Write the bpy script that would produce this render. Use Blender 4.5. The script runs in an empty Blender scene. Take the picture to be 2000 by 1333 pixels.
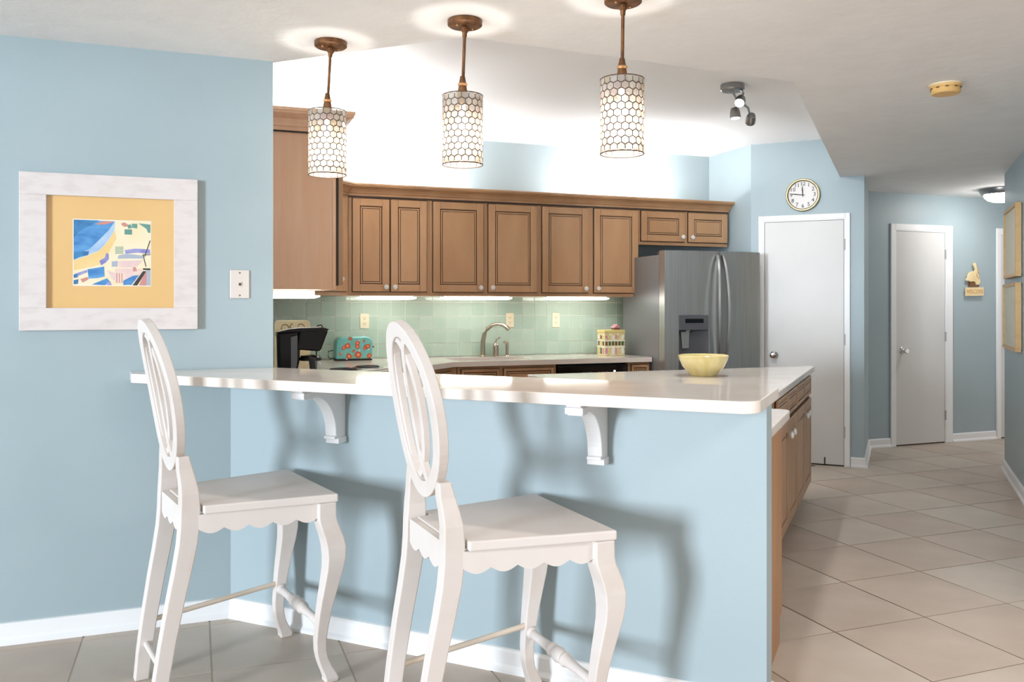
import bpy, bmesh, math, random
from mathutils import Vector, Matrix
random.seed(7)
PI = math.pi
S2 = math.sqrt(0.5)
SC = bpy.context.scene
COL = SC.collection

# ------------------------------------------------------------------ camera
cd = bpy.data.cameras.new('camera')
cd.sensor_width = 36.0
cd.lens = 36.0 * 1655.0 / 2000.0
cd.shift_y = -(666.5 - 597.0) / 2000.0
cd.clip_start = 0.05
cam = bpy.data.objects.new('camera', cd)
cam.location = (0, 0, 1.34)
cam.rotation_euler = (PI / 2, 0, math.radians(-20.5))
COL.objects.link(cam)
SC.camera = cam

# ------------------------------------------------------------------ world, daylight, exposure
w = bpy.data.worlds.new('world')
SC.world = w
w.use_nodes = True
w.node_tree.nodes['Background'].inputs[0].default_value = (1.0, 0.985, 0.965, 1)
w.node_tree.nodes['Background'].inputs[1].default_value = 0.66

def area_light(name, loc, target, sx, sy, power, col=(1, 1, 1)):
    l = bpy.data.lights.new(name, 'AREA')
    l.shape = 'RECTANGLE'
    l.size = sx
    l.size_y = sy
    l.energy = power
    l.color = col
    o = bpy.data.objects.new(name, l)
    o.location = loc
    d = Vector(target) - Vector(loc)
    o.rotation_euler = d.to_track_quat('-Z', 'Y').to_euler()
    COL.objects.link(o)
    return o

# daylight from the tall windows of the living area, left of and behind the camera
area_light('window_daylight', (-9.5, -2.9, 1.62), (1.2, 2.6, 0.7), 1.9, 2.3, 1380, (0.79, 0.895, 1.0))
# added overhead fill, out of view, to lift the floor and stools
area_light('overhead_fill', (2.6, 0.3, 2.38), (2.6, 0.3, 0.0), 0.9, 0.9, 55, (1.0, 0.96, 0.92))

SC.view_settings.view_transform = 'Standard'
SC.view_settings.look = 'None'
SC.view_settings.gamma = 1.0
SC.view_settings.use_curve_mapping = False
SC.view_settings.exposure = 0.12

# ------------------------------------------------------------------ materials
def srgb(r, g, b):
    f = lambda c: (c / 12.92) if c <= 0.04045 else ((c + 0.055) / 1.055) ** 2.4
    return (f(r / 255), f(g / 255), f(b / 255))

MATS = {}
def mat(name, c, rough=0.5, metal=0.0, c2=None, scale=5.0, stretch=(1, 1, 1), detail=4.0, bump=0.0, bscale=None,
        coat=0.0, spec=0.5, emit=None, estr=0.0, trans=0.0, ior=1.45, lo=0.35, hi=0.65, distort=0.0, gen=False, alpha=None):
    m = bpy.data.materials.new(name)
    m.use_nodes = True
    nt = m.node_tree
    b = nt.nodes['Principled BSDF']
    b.inputs['Base Color'].default_value = (*c, 1)
    b.inputs['Roughness'].default_value = rough
    b.inputs['Metallic'].default_value = metal
    b.inputs['Specular IOR Level'].default_value = spec
    b.inputs['Coat Weight'].default_value = coat
    b.inputs['Coat Roughness'].default_value = 0.1
    b.inputs['IOR'].default_value = ior
    b.inputs['Transmission Weight'].default_value = trans
    if emit:
        b.inputs['Emission Color'].default_value = (*emit, 1)
        b.inputs['Emission Strength'].default_value = estr
    if c2 or bump:
        tc = nt.nodes.new('ShaderNodeTexCoord')
        mp = nt.nodes.new('ShaderNodeMapping')
        mp.inputs['Scale'].default_value = stretch
        nt.links.new(tc.outputs['Object'], mp.inputs['Vector'])
    if c2:
        n = nt.nodes.new('ShaderNodeTexNoise')
        n.inputs['Scale'].default_value = scale
        n.inputs['Detail'].default_value = detail
        n.inputs['Distortion'].default_value = distort
        nt.links.new(mp.outputs[0], n.inputs['Vector'])
        r = nt.nodes.new('ShaderNodeValToRGB')
        r.color_ramp.elements[0].position = lo
        r.color_ramp.elements[1].position = hi
        r.color_ramp.elements[0].color = (*c, 1)
        r.color_ramp.elements[1].color = (*c2, 1)
        nt.links.new(n.outputs['Fac'], r.inputs['Fac'])
        nt.links.new(r.outputs['Color'], b.inputs['Base Color'])
    if bump:
        n2 = nt.nodes.new('ShaderNodeTexNoise')
        n2.inputs['Scale'].default_value = bscale or scale
        n2.inputs['Detail'].default_value = 3
        nt.links.new(mp.outputs[0], n2.inputs['Vector'])
        bp = nt.nodes.new('ShaderNodeBump')
        bp.inputs['Strength'].default_value = bump
        bp.inputs['Distance'].default_value = 0.01
        nt.links.new(n2.outputs['Fac'], bp.inputs['Height'])
        nt.links.new(bp.outputs['Normal'], b.inputs['Normal'])
    MATS[name] = m
    return m

mat('wall_blue', srgb(159, 175, 180), 0.45, c2=srgb(164, 179, 184), scale=1.5, bump=0.03, bscale=90)
mat('ceiling_white', srgb(238, 237, 236), 0.8, c2=srgb(242, 241, 240), scale=6, bump=0.25, bscale=14)
mat('kitchen_ceiling', srgb(246, 246, 246), 0.8)
mat('hinge_grey', srgb(186, 184, 182), 0.4)
mat('trim_white', srgb(238, 238, 238), 0.35)
mat('door_white', srgb(212, 210, 207), 0.4, c2=srgb(217, 215, 212), scale=2)
mat('floor_tile', srgb(180, 163, 147), 0.4, c2=srgb(198, 181, 166), scale=3.0, detail=8, lo=0.3, hi=0.7, bump=0.02, bscale=40)
mat('floor_tile_pale', srgb(186, 172, 157), 0.4, c2=srgb(204, 191, 177), scale=2.6, detail=8, lo=0.3, hi=0.7, bump=0.02, bscale=40)
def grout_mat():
    # pale at low x, darker toward the hall side, edge broken by noise
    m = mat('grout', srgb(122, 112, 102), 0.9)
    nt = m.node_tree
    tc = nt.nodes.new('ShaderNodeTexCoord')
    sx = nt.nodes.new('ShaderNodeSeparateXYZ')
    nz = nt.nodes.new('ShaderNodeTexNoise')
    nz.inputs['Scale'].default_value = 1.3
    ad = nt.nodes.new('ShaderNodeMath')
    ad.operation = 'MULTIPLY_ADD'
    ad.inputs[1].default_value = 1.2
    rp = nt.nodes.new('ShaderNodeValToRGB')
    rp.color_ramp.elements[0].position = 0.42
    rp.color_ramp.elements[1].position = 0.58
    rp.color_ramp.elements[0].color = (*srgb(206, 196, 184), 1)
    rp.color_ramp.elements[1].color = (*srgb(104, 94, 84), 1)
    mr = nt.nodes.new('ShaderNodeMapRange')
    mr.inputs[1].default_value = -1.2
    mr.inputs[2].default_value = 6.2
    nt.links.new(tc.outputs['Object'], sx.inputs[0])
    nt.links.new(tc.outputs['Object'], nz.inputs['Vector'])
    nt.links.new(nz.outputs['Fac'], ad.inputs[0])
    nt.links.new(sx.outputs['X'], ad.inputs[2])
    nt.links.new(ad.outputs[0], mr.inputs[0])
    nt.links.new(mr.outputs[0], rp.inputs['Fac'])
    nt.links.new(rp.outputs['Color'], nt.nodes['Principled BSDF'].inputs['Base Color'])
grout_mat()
mat('wood', srgb(165, 125, 89), 0.36, c2=srgb(183, 143, 106), scale=3.5, stretch=(1, 1, 0.35), detail=6, bump=0.01)
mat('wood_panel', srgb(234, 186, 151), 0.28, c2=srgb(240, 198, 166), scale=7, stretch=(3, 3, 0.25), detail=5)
mat('wood_inside', srgb(168, 122, 84), 0.45, c2=srgb(180, 134, 94), scale=5, stretch=(1, 1, .3))
mat('glaze', srgb(52, 34, 24), 0.5)
mat('quartz', srgb(230, 219, 208), 0.07, c2=srgb(235, 226, 218), scale=8, detail=8, spec=0.38)
mat('quartz_edge', srgb(232, 226, 220), 0.25, c2=srgb(224, 210, 196), scale=4, stretch=(1, 1, 1), lo=0.5, hi=0.75)
mat('sage_tile', srgb(178, 202, 188), 0.12, c2=srgb(190, 212, 200), scale=2, detail=2, coat=0.4)
mat('sage_tile_b', srgb(170, 196, 182), 0.12, c2=srgb(184, 208, 194), scale=2, detail=2, coat=0.4)
mat('tile_grout', srgb(240, 242, 232), 0.8)
mat('stool_white', srgb(222, 213, 207), 0.45, c2=srgb(208, 195, 184), scale=4, stretch=(1, 1, 1), lo=0.5, hi=0.8, bump=0.03, bscale=30)
mat('rod_wood', srgb(224, 206, 186), 0.5, c2=srgb(232, 220, 206), scale=9)
mat('steel', srgb(178, 177, 175), 0.34, 0.85, c2=srgb(188, 187, 185), scale=3, stretch=(30, 30, 0.6))
mat('fridge_case', srgb(138, 139, 141), 0.35, 0.35, bump=0.05, bscale=400)
mat('dark_plastic', srgb(34, 34, 36), 0.3)
mat('grey_plastic', srgb(86, 86, 90), 0.35)
mat('chrome', srgb(225, 225, 225), 0.08, 1.0)
mat('nickel', srgb(188, 178, 160), 0.25, 1.0)
mat('satin_metal', srgb(150, 150, 150), 0.3, 1.0)
mat('bronze', srgb(92, 62, 42), 0.45, 0.6, c2=srgb(138, 96, 60), scale=30, stretch=(1, 1, 0.4))
mat('wire_dark', srgb(74, 56, 42), 0.6)
mat('brass_light', srgb(196, 150, 106), 0.35, 0.7)
mat('black_gloss', srgb(14, 13, 13), 0.2, spec=0.3)
mat('black_matte', srgb(20, 20, 21), 0.5)
mat('crystal', srgb(245, 244, 242), 0.06, trans=0.15, spec=0.9, coat=0.6)
mat('glass', (1, 1, 1), 0.02, trans=1.0, ior=1.45)
mat('coffee', srgb(196, 150, 90), 0.1, trans=0.5)
mat('outlet_cream', srgb(240, 232, 205), 0.35)
mat('outlet_white', srgb(216, 207, 200), 0.35)
mat('slot', srgb(70, 60, 52), 0.6)
mat('frame_wash', srgb(208, 198, 195), 0.6, c2=srgb(218, 210, 207), scale=14, stretch=(1.0, 1.0, 2.5), detail=10, lo=0.3, hi=0.55, bump=0.03, bscale=60)
mat('mat_board', srgb(226, 184, 118), 0.7, c2=srgb(230, 190, 128), scale=2)
mat('paper_white', srgb(240, 238, 230), 0.7)
mat('clock_rim', srgb(172, 160, 124), 0.35, 0.3)
mat('clock_rim_in', srgb(120, 100, 62), 0.4, 0.4)
mat('clock_face', srgb(232, 228, 224), 0.5)
mat('ink', srgb(38, 36, 36), 0.6)
mat('smoke_yellow', srgb(222, 178, 108), 0.5, c2=srgb(230, 188, 120), scale=20)
mat('smoke_base', srgb(236, 216, 176), 0.5)
mat('beige_wood', srgb(226, 200, 150), 0.55, c2=srgb(236, 214, 170), scale=8)
mat('maple_frame', srgb(206, 168, 116), 0.45, c2=srgb(214, 178, 128), scale=4, stretch=(1, 1, 6))
mat('linen', srgb(242, 234, 212), 0.85, c2=srgb(236, 228, 204), scale=40)
mat('linen_grey', srgb(228, 226, 208), 0.85, c2=srgb(220, 218, 200), scale=6)
mat('onyx', srgb(226, 210, 150), 0.12, c2=srgb(204, 176, 104), scale=5, detail=8, lo=0.45, hi=0.8, distort=1.5, coat=0.4)
mat('teal', srgb(104, 182, 176), 0.3, c2=srgb(122, 192, 186), scale=20)
mat('flower_red', srgb(196, 66, 54), 0.4)
mat('flower_orange', srgb(232, 150, 90), 0.4)
mat('flower_leaf', srgb(150, 176, 110), 0.4)
mat('flower_white', srgb(235, 238, 230), 0.4)
mat('cream_ceramic', srgb(238, 226, 186), 0.25, c2=srgb(228, 206, 158), scale=6)
mat('brown_paint', srgb(120, 80, 44), 0.5)
mat('tin_cream', srgb(236, 228, 190), 0.35, c2=srgb(214, 196, 140), scale=40, lo=.45, hi=.6)
mat('tin_yellow', srgb(216, 202, 134), 0.35)
mat('tin_green', srgb(80, 96, 56), 0.4)
mat('tin_pink', srgb(206, 150, 160), 0.4)
mat('tin_brown', srgb(120, 76, 52), 0.4)
mat('sea_blue', srgb(40, 120, 190), 0.6, c2=srgb(90, 160, 215), scale=14, stretch=(1, 1, 2.5), detail=6)
mat('sea_deep', srgb(30, 92, 160), 0.6, c2=srgb(50, 140, 190), scale=16)
mat('sea_foam', srgb(186, 210, 232), 0.6, c2=srgb(150, 186, 226), scale=18)
mat('sand_pale', srgb(238, 222, 178), 0.6, c2=srgb(242, 232, 204), scale=8)
mat('sand_gold', srgb(236, 198, 124), 0.6, c2=srgb(240, 212, 150), scale=8)
mat('paint_teal', srgb(96, 150, 138), 0.6)
mat('paint_violet', srgb(120, 122, 190), 0.6, c2=srgb(160, 160, 210), scale=30)
mat('paint_pink', srgb(238, 214, 200), 0.6, c2=srgb(226, 196, 196), scale=20)
mat('paint_rose', srgb(206, 140, 130), 0.6)
mat('paint_grey', srgb(170, 180, 196), 0.6)
mat('tube_glow', (1, 1, 1), 0.4, emit=(1.0, 0.97, 0.90), estr=13)
mat('tube_up', (1, 1, 1), 0.4, emit=(0.97, 0.98, 1.0), estr=140)
mat('bulb_glow', (1, 1, 1), 0.4, emit=(1.0, 0.95, 0.86), estr=7)
mat('spot_glow', (1, 1, 1), 0.4, emit=(1.0, 0.97, 0.92), estr=14)
mat('dome_glow', (1, 1, 1), 0.3, emit=(1.0, 0.98, 0.95), estr=40)
mat('display', srgb(12, 12, 13), 0.15)
mat('led', (1, 1, 1), 0.3, emit=(1, 1, 1), estr=1.5)

def shell_mat(name, c, tr):
    m = bpy.data.materials.new(name)
    m.use_nodes = True
    nt = m.node_tree
    nt.nodes.clear()
    out = nt.nodes.new('ShaderNodeOutputMaterial')
    d = nt.nodes.new('ShaderNodeBsdfDiffuse')
    t = nt.nodes.new('ShaderNodeBsdfTranslucent')
    x = nt.nodes.new('ShaderNodeBsdfTransparent')
    g = nt.nodes.new('ShaderNodeBsdfGlossy')
    d.inputs['Color'].default_value = (c[0] * .85, c[1] * .85, c[2] * .85, 1)
    t.inputs['Color'].default_value = (c[0] * .08, c[1] * .076, c[2] * .07, 1)
    x.inputs['Color'].default_value = (1, 0.95, 0.86, 1)
    g.inputs['Roughness'].default_value = 0.2
    m1 = nt.nodes.new('ShaderNodeMixShader')
    m1.inputs[0].default_value = 0.6
    m2 = nt.nodes.new('ShaderNodeMixShader')
    m2.inputs[0].default_value = tr
    m3 = nt.nodes.new('ShaderNodeMixShader')
    m3.inputs[0].default_value = 0.06
    nt.links.new(d.outputs[0], m1.inputs[1])
    nt.links.new(t.outputs[0], m1.inputs[2])
    nt.links.new(m1.outputs[0], m2.inputs[1])
    nt.links.new(x.outputs[0], m2.inputs[2])
    nt.links.new(m2.outputs[0], m3.inputs[1])
    nt.links.new(g.outputs[0], m3.inputs[2])
    nt.links.new(m3.outputs[0], out.inputs[0])
    MATS[name] = m
shell_mat('shell', srgb(240, 232, 222), 0.23)
shell_mat('shell_warm', srgb(240, 222, 192), 0.23)
shell_mat('shell_rose', srgb(236, 218, 214), 0.23)

def pane_mat(name, refl):
    m = bpy.data.materials.new(name)
    m.use_nodes = True
    nt = m.node_tree
    nt.nodes.clear()
    out = nt.nodes.new('ShaderNodeOutputMaterial')
    x = nt.nodes.new('ShaderNodeBsdfTransparent')
    g = nt.nodes.new('ShaderNodeBsdfGlossy')
    g.inputs['Roughness'].default_value = 0.02
    m1 = nt.nodes.new('ShaderNodeMixShader')
    m1.inputs[0].default_value = refl
    nt.links.new(x.outputs[0], m1.inputs[1])
    nt.links.new(g.outputs[0], m1.inputs[2])
    nt.links.new(m1.outputs[0], out.inputs[0])
    MATS[name] = m
pane_mat('pane', 0.035)
pane_mat('carafe_glass', 0.12)

# ------------------------------------------------------------------ mesh helpers
def UV(u, v, z=0.0):
    return (S2 * (u + v), S2 * (v - u), z)

ORG = {}
class MB:
    def __init__(s):
        s.v, s.f, s.m = [], [], []
    def add(s, vs, fs, mi=0):
        o = len(s.v)
        s.v += [tuple(p) for p in vs]
        for f in fs:
            s.f.append([i + o for i in f])
            s.m.append(mi)
        return s
    def mbox(s, M, a0, a1, b0, b1, c0, c1, mi=0):
        vs = [M(a, b, c) for c in (c0, c1) for b in (b0, b1) for a in (a0, a1)]
        return s.add(vs, [(0, 2, 3, 1), (4, 5, 7, 6), (0, 1, 5, 4), (2, 6, 7, 3), (0, 4, 6, 2), (1, 3, 7, 5)], mi)
    def box(s, x0, x1, y0, y1, z0, z1, mi=0):
        return s.mbox(lambda a, b, c: (a, b, c), x0, x1, y0, y1, z0, z1, mi)
    def ext(s, pts, M, t0, t1, mi=0):
        n = len(pts)
        vs = [M(p, q, t0) for p, q in pts] + [M(p, q, t1) for p, q in pts]
        fs = [list(range(n))[::-1], list(range(n, 2 * n))] + [(i, (i + 1) % n, (i + 1) % n + n, i + n) for i in range(n)]
        return s.add(vs, fs, mi)
    def prism(s, pts, z0, z1, mi=0):
        return s.ext(pts, lambda p, q, t: (p, q, t), z0, z1, mi)
    def lathe(s, prof, n=24, M=None, mi=0, caps=True):
        M = M or (lambda x, y, z: (x, y, z))
        vs, fs = [], []
        for r, z in prof:
            r = max(r, 1e-4)
            for k in range(n):
                a = 2 * PI * k / n
                vs.append(M(r * math.cos(a), r * math.sin(a), z))
        for i in range(len(prof) - 1):
            for k in range(n):
                fs.append((i * n + k, i * n + (k + 1) % n, (i + 1) * n + (k + 1) % n, (i + 1) * n + k))
        if caps:
            fs.append(list(range(n))[::-1])
            fs.append([(len(prof) - 1) * n + k for k in range(n)])
        return s.add(vs, fs, mi)
    def loft(s, secs, mi=0, closed=False):
        n = len(secs[0])
        vs = [p for sec in secs for p in sec]
        fs = []
        m = len(secs)
        for i in range(m if closed else m - 1):
            j = (i + 1) % m
            for k in range(n):
                fs.append((i * n + k, i * n + (k + 1) % n, j * n + (k + 1) % n, j * n + k))
        if not closed:
            fs.append(list(range(n))[::-1])
            fs.append([(m - 1) * n + k for k in range(n)])
        return s.add(vs, fs, mi)
    def tube(s, path, r, n=8, mi=0, closed=False):
        P = [Vector(p) for p in path]
        secs = []
        m = len(P)
        for i, p in enumerate(P):
            if closed:
                t = P[(i + 1) % m] - P[i - 1]
            else:
                t = P[min(i + 1, m - 1)] - P[max(i - 1, 0)]
            t.normalize()
            up = Vector((0, 0, 1)) if abs(t.z) < 0.9 else Vector((1, 0, 0))
            a = t.cross(up).normalized()
            b = t.cross(a).normalized()
            rr = r[i] if isinstance(r, (list, tuple)) else r
            secs.append([p + a * (rr * math.cos(2 * PI * k / n)) + b * (rr * math.sin(2 * PI * k / n)) for k in range(n)])
        return s.loft(secs, mi, closed)
    def sweep(s, prof, path, mi=0):
        # prof: (out, z) closed; path: xy points, 'out' is to the right of travel
        P = [Vector((p[0], p[1])) for p in path]
        secs = []
        for i in range(len(P)):
            ns = []
            if i > 0:
                d = (P[i] - P[i - 1]).normalized(); ns.append(Vector((d.y, -d.x)))
            if i < len(P) - 1:
                d = (P[i + 1] - P[i]).normalized(); ns.append(Vector((d.y, -d.x)))
            nn = ns[0] if len(ns) == 1 else (ns[0] + ns[1]).normalized() / max(0.3, (ns[0] + ns[1]).normalized().dot(ns[0]))
            secs.append([(P[i].x + nn.x * o, P[i].y + nn.y * o, z) for o, z in prof])
        return s.loft(secs, mi)
    def build(s, name, mats, parent=None, smooth=False, bevel=0.0, seg=2, org=None):
        if isinstance(mats, str):
            mats = [mats]
        if org is None:
            r = parent
            while r is not None and r.parent is not None:
                r = r.parent
            org = ORG.get(r.name, (0, 0, 0)) if r is not None else (0, 0, 0)
        me = bpy.data.meshes.new(name)
        me.from_pydata([(p[0] - org[0], p[1] - org[1], p[2] - org[2]) for p in s.v], [], s.f)
        for k in mats:
            me.materials.append(MATS[k])
        for p, k in zip(me.polygons, s.m):
            p.material_index = k
        bm = bmesh.new()
        bm.from_mesh(me)
        bmesh.ops.recalc_face_normals(bm, faces=bm.faces)
        bm.to_mesh(me)
        bm.free()
        if smooth:
            for p in me.polygons:
                p.use_smooth = True
            me.set_sharp_from_angle(angle=math.radians(40))
        o = bpy.data.objects.new(name, me)
        COL.objects.link(o)
        if bevel:
            b = o.modifiers.new('bevel', 'BEVEL')
            b.width = bevel
            b.segments = seg
            b.limit_method = 'ANGLE'
            b.angle_limit = math.radians(35)
        if parent is not None:
            o.parent = parent
        return o

def tag(o, label, cat, group=None):
    o['label'] = label
    o['category'] = cat
    if group:
        o['group'] = group
    return o

def thing(name, label, cat, org=(0, 0, 0), frame='A', group=None, rz=None):
    """Empty at the thing's base; parts are written in absolute coordinates of frame A (x,y) or B (u,v)."""
    o = bpy.data.objects.new(name, None)
    COL.objects.link(o)
    o.empty_display_size = 0.1
    if frame == 'B':
        o.location = UV(*org)
        o.rotation_euler = (0, 0, -PI / 4)
    else:
        o.location = org
        if rz:
            o.rotation_euler = (0, 0, rz)
    ORG[o.name] = org
    return tag(o, label, cat, group)

def single(o, org, frame='A'):
    """a one-mesh thing whose mesh was built minus org"""
    if frame == 'B':
        o.location = UV(*org)
        o.rotation_euler = (0, 0, -PI / 4)
    else:
        o.location = org
    return o

def struct(o, frame='A'):
    o['kind'] = 'structure'
    if frame == 'B':
        o.rotation_euler = (0, 0, -PI / 4)
    return o

def arc(cx, cy, r, a0, a1, n=8):
    return [(cx + r * math.cos(math.radians(a0 + (a1 - a0) * i / n)), cy + r * math.sin(math.radians(a0 + (a1 - a0) * i / n))) for i in range(n + 1)]

def XY(pts):
    return [UV(u, v)[:2] for u, v in pts]

ID = lambda a, b, c: (a, b, c)
def text_mesh(txt, size, extr=0.0006):
    cu = bpy.data.curves.new('txt', 'FONT')
    cu.body = txt
    cu.size = size
    cu.align_x = 'CENTER'
    cu.align_y = 'CENTER'
    cu.extrude = extr
    cu.resolution_u = 3
    o = bpy.data.objects.new('txt', cu)
    COL.objects.link(o)
    bpy.context.view_layer.update()
    me = bpy.data.meshes.new_from_object(o.evaluated_get(bpy.context.evaluated_depsgraph_get()))
    bpy.data.objects.remove(o)
    bpy.data.curves.remove(cu)
    vs = [tuple(v.co) for v in me.vertices]
    fs = [list(p.vertices) for p in me.polygons]
    bpy.data.meshes.remove(me)
    return vs, fs

# ================================================================== THE SETTING
ZC, ZK = 2.41, 2.735            # living/hall ceiling, raised kitchen ceiling
YL, YB, YH = 3.845, 6.80, 6.27  # picture wall, kitchen back wall, hall back wall
XK = 4.517                      # kitchen right wall
VP = 7.55                       # pantry (clock) wall, frame B
X0 = 0.32                       # kitchen left wall

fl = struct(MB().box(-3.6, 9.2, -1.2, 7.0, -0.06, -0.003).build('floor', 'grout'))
px_, py_ = 0.480, 0.490
tmesh = {}
def clip_poly(poly, a, b, c):
    out = []
    for i in range(len(poly)):
        p, q = poly[i], poly[(i + 1) % len(poly)]
        dp, dq = a * p[0] + b * p[1] - c, a * q[0] + b * q[1] - c
        if dp <= 0:
            out.append(p)
        if dp * dq < 0:
            t = dp / (dp - dq)
            out.append((p[0] + (q[0] - p[0]) * t, p[1] + (q[1] - p[1]) * t))
    return out
tm = []
for mm in ('floor_tile', 'floor_tile_pale'):
    g = 0.0035
    t0 = MB().box(g, px_ - g, g, py_ - g, -0.004, 0.0).build('tile', mm, None, org=(0, 0, 0))
    tm.append(t0.data)
    bpy.data.objects.remove(t0)
ntile = 0
for i in range(-8, 12):
    for j in range(-6, 8):
        x, y = 2.457 + i * px_, 2.79 + j * py_
        if y > YH or (y > YL and x + px_ < X0):
            continue
        if x > 7.9 or ntile > 295:
            continue
        # hidden under the kitchen cabinets and behind the pantry wall: leave out
        if y > 5.5 and x + px_ < XK + 0.4 and x + y > 7.0:
            continue
        if y < 0.2 and (x > 5):
            continue
        o = bpy.data.objects.new('tile', tm[random.random() < 0.4])
        COL.objects.link(o)
        o.location = (x, y, 0)
        o.parent = fl
        ntile += 1

# main ceiling: a slab with the kitchen cut out, so its edge has the drop to the raised kitchen ceiling
P0, P1, P2 = (0.32, 3.87), (1.0, 3.227), (2.68, 3.324)
P3 = UV(-0.441, VP)[:2]
cpoly = [(-3.6, -1.2), (9.2, -1.2), (9.2, 6.39), (5.90, 6.39), UV(-0.254, VP)[:2], P3, P2, P1, P0, (0.32, 3.845), (-3.6, 3.845)]
struct(MB().prism(cpoly, ZC, ZK).build('ceiling', 'ceiling_white'))
struct(MB().box(0.0, 5.4, 3.0, 7.0, ZK, ZK + 0.06).build('ceiling_kitchen', 'kitchen_ceiling'))

struct(MB().prism([(-3.6, YL), (0.32, YL), (0.32, 4.0), (-3.6, 4.0)], 0, ZK).build('wall_left', 'wall_blue'))
struct(MB().box(0.17, X0, 4.0, 6.95, 0, ZK).build('wall_kitchen_left', 'wall_blue'))
wb = struct(MB().box(X0, XK, YB, YB + 0.15, 0, ZK).build('wall_back', 'wall_blue'))
struct(MB().prism([(XK, YB + 0.15), (XK, VP / S2 - XK), (XK + 0.14, VP / S2 - XK + 0.06), (XK + 0.14, YB + 0.15)], 0, ZK).build('wall_kitchen_right', 'wall_blue'))
struct(MB().prism([(-1.1623, VP), (-0.254, VP), (-0.254, VP + 0.12), (-1.08, VP + 0.12)], 0, ZK).build('wall_pantry', 'wall_blue'), 'B')
struct(MB().box(-0.374, -0.254, VP + 0.12, 8.70, 0, ZC).build('wall_hall_left', 'wall_blue'), 'B')
struct(MB().box(5.80, 9.2, YH, YH + 0.12, 0, ZC).build('wall_hall_back', 'wall_blue'))
struct(MB().box(0.79, 0.91, 4.2, 7.96, 0, ZC).build('wall_right', 'wall_blue'), 'B')
# half-height wall that carries the raised bar
VF, VB, UE = 2.82, 2.94, -0.385
pony = [UV(UE, VF)[:2], UV(UE, VB)[:2], (VB / S2 - YL, YL), (VF / S2 - YL, YL)]
struct(MB().prism(pony, 0, 1.03).build('wall_bar', 'wall_blue'))

# backsplash tiles, each a part of the back wall
splash = MB().box(X0 + .01, 3.60, YB - 0.006, YB, 0.90, 1.43).build('backsplash_bed', 'tile_grout', wb)
tp, tq, gg = 0.1136, 0.1122, 0.0046
tms = []
for mm in ('sage_tile', 'sage_tile_b'):
    for hh in (tq, 0.05):
        o = MB().box(gg / 2, tp - gg / 2, -0.003, 0, gg / 2, hh - gg / 2).build('tile', mm, None, org=(0, 0, 0), bevel=0)
        tms.append(o.data)
        bpy.data.objects.remove(o)
nx0 = 1.269 - 8 * tp
for i in range(29):
    for j in range(5):
        x = nx0 + i * tp
        o = bpy.data.objects.new('tile', tms[(0 if random.random() < .55 else 2) + (1 if j == 4 else 0)])
        COL.objects.link(o)
        o.location = (x, YB - 0.006, 0.9155 + j * tq)
        o.parent = wb

# baseboards
BP = [(0, 0), (0.026, 0), (0.026, 0.012), (0.017, 0.022), (0.014, 0.028), (0.014, 0.074), (0.008, 0.082), (0, 0.084)]
def baseboard(name, path):
    return struct(MB().sweep(BP, path).build(name, 'trim_white'))
cx0 = VF / S2 - YL
baseboard('baseboard_left', [(-3.6, YL), (cx0, YL), UV(UE, VF)[:2], UV(UE, VB)[:2]])
hl = UV(-0.254, VP)
baseboard('baseboard_pantry', [UV(-0.357, VP)[:2], hl[:2], (YH - 0.254 / S2, YH), (6.166, YH)])
baseboard('baseboard_hall', [(6.945, YH), (7.525, YH)])
baseboard('baseboard_right', [UV(0.91, 7.96)[:2], UV(0.79, 7.96)[:2], UV(0.79, 4.2)[:2]])

# doors
def door_unit(name, M, s0, s1, f0, f1, zt, zf, knob_a, hinge_a, lab, swing=1, hz=(1.845, 1.055, 0.285), stop=None, frame_objs=True):
    e = bpy.data.objects.new(name, None)
    COL.objects.link(e)
    e['kind'] = 'structure'
    e['label'] = lab
    if M is MB_B:
        e.rotation_euler = (0, 0, -PI / 4)
    c = MB()
    c.mbox(M, f0, s0 - 0.012, 0, 0.018, 0, zf)
    c.mbox(M, s1 + 0.012, f1, 0, 0.018, 0, zf)
    c.mbox(M, s0 - 0.012, s1 + 0.012, 0, 0.018, zt + 0.012, zf)
    c.build('casing', 'trim_white', e, bevel=0.004)
    j = MB()
    j.mbox(M, s0 - 0.012, s0 - 0.003, 0, 0.014, 0, zt + 0.012)
    j.mbox(M, s1 + 0.003, s1 + 0.012, 0, 0.014, 0, zt + 0.012)
    j.mbox(M, s0 - 0.003, s1 + 0.003, 0, 0.014, zt + 0.003, zt + 0.012)
    j.build('jamb', 'trim_white', e)
    MB().mbox(M, s0 - 0.003, s1 + 0.003, 0, 0.002, 0, zt + 0.003).build('gap_shadow', 'slot', e)
    MB().mbox(M, s0, s1, 0.0, 0.010, 0.012, zt).build('leaf', 'door_white', e, bevel=0.002)
    for z in hz:
        h = MB()
        h.mbox(M, hinge_a - 0.010, hinge_a + 0.010, 0.006, 0.015, z - 0.045, z + 0.045)
        h.lathe([(0.006, -0.047), (0.006, 0.047)], 8, lambda x, y, t, z=z: M(hinge_a + x, 0.018 + y, z + t))
        h.build('hinge', 'hinge_grey', e)
    ka, kz = knob_a
    k = MB()
    Mk = lambda x, y, t: M(ka + x, t, kz + y)
    k.lathe([(0.033, 0.010), (0.033, 0.014), (0.028, 0.019), (0.013, 0.022), (0.011, 0.040), (0.020, 0.046), (0.027, 0.056), (0.028, 0.066), (0.022, 0.073), (0.006, 0.075)], 20, Mk)
    k.build('knob', 'chrome', e, smooth=True)
    if stop is not None:
        MB().mbox(M, stop - 0.004, stop + 0.004, 0.010, 0.022, 0.005, 0.07).build('door_stop', 'ink', e)
    return e
def MB_B(a, o, z):
    return (a, VP - o, z)
def MB_H(a, o, z):
    return (a, YH - o, z)
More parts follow.
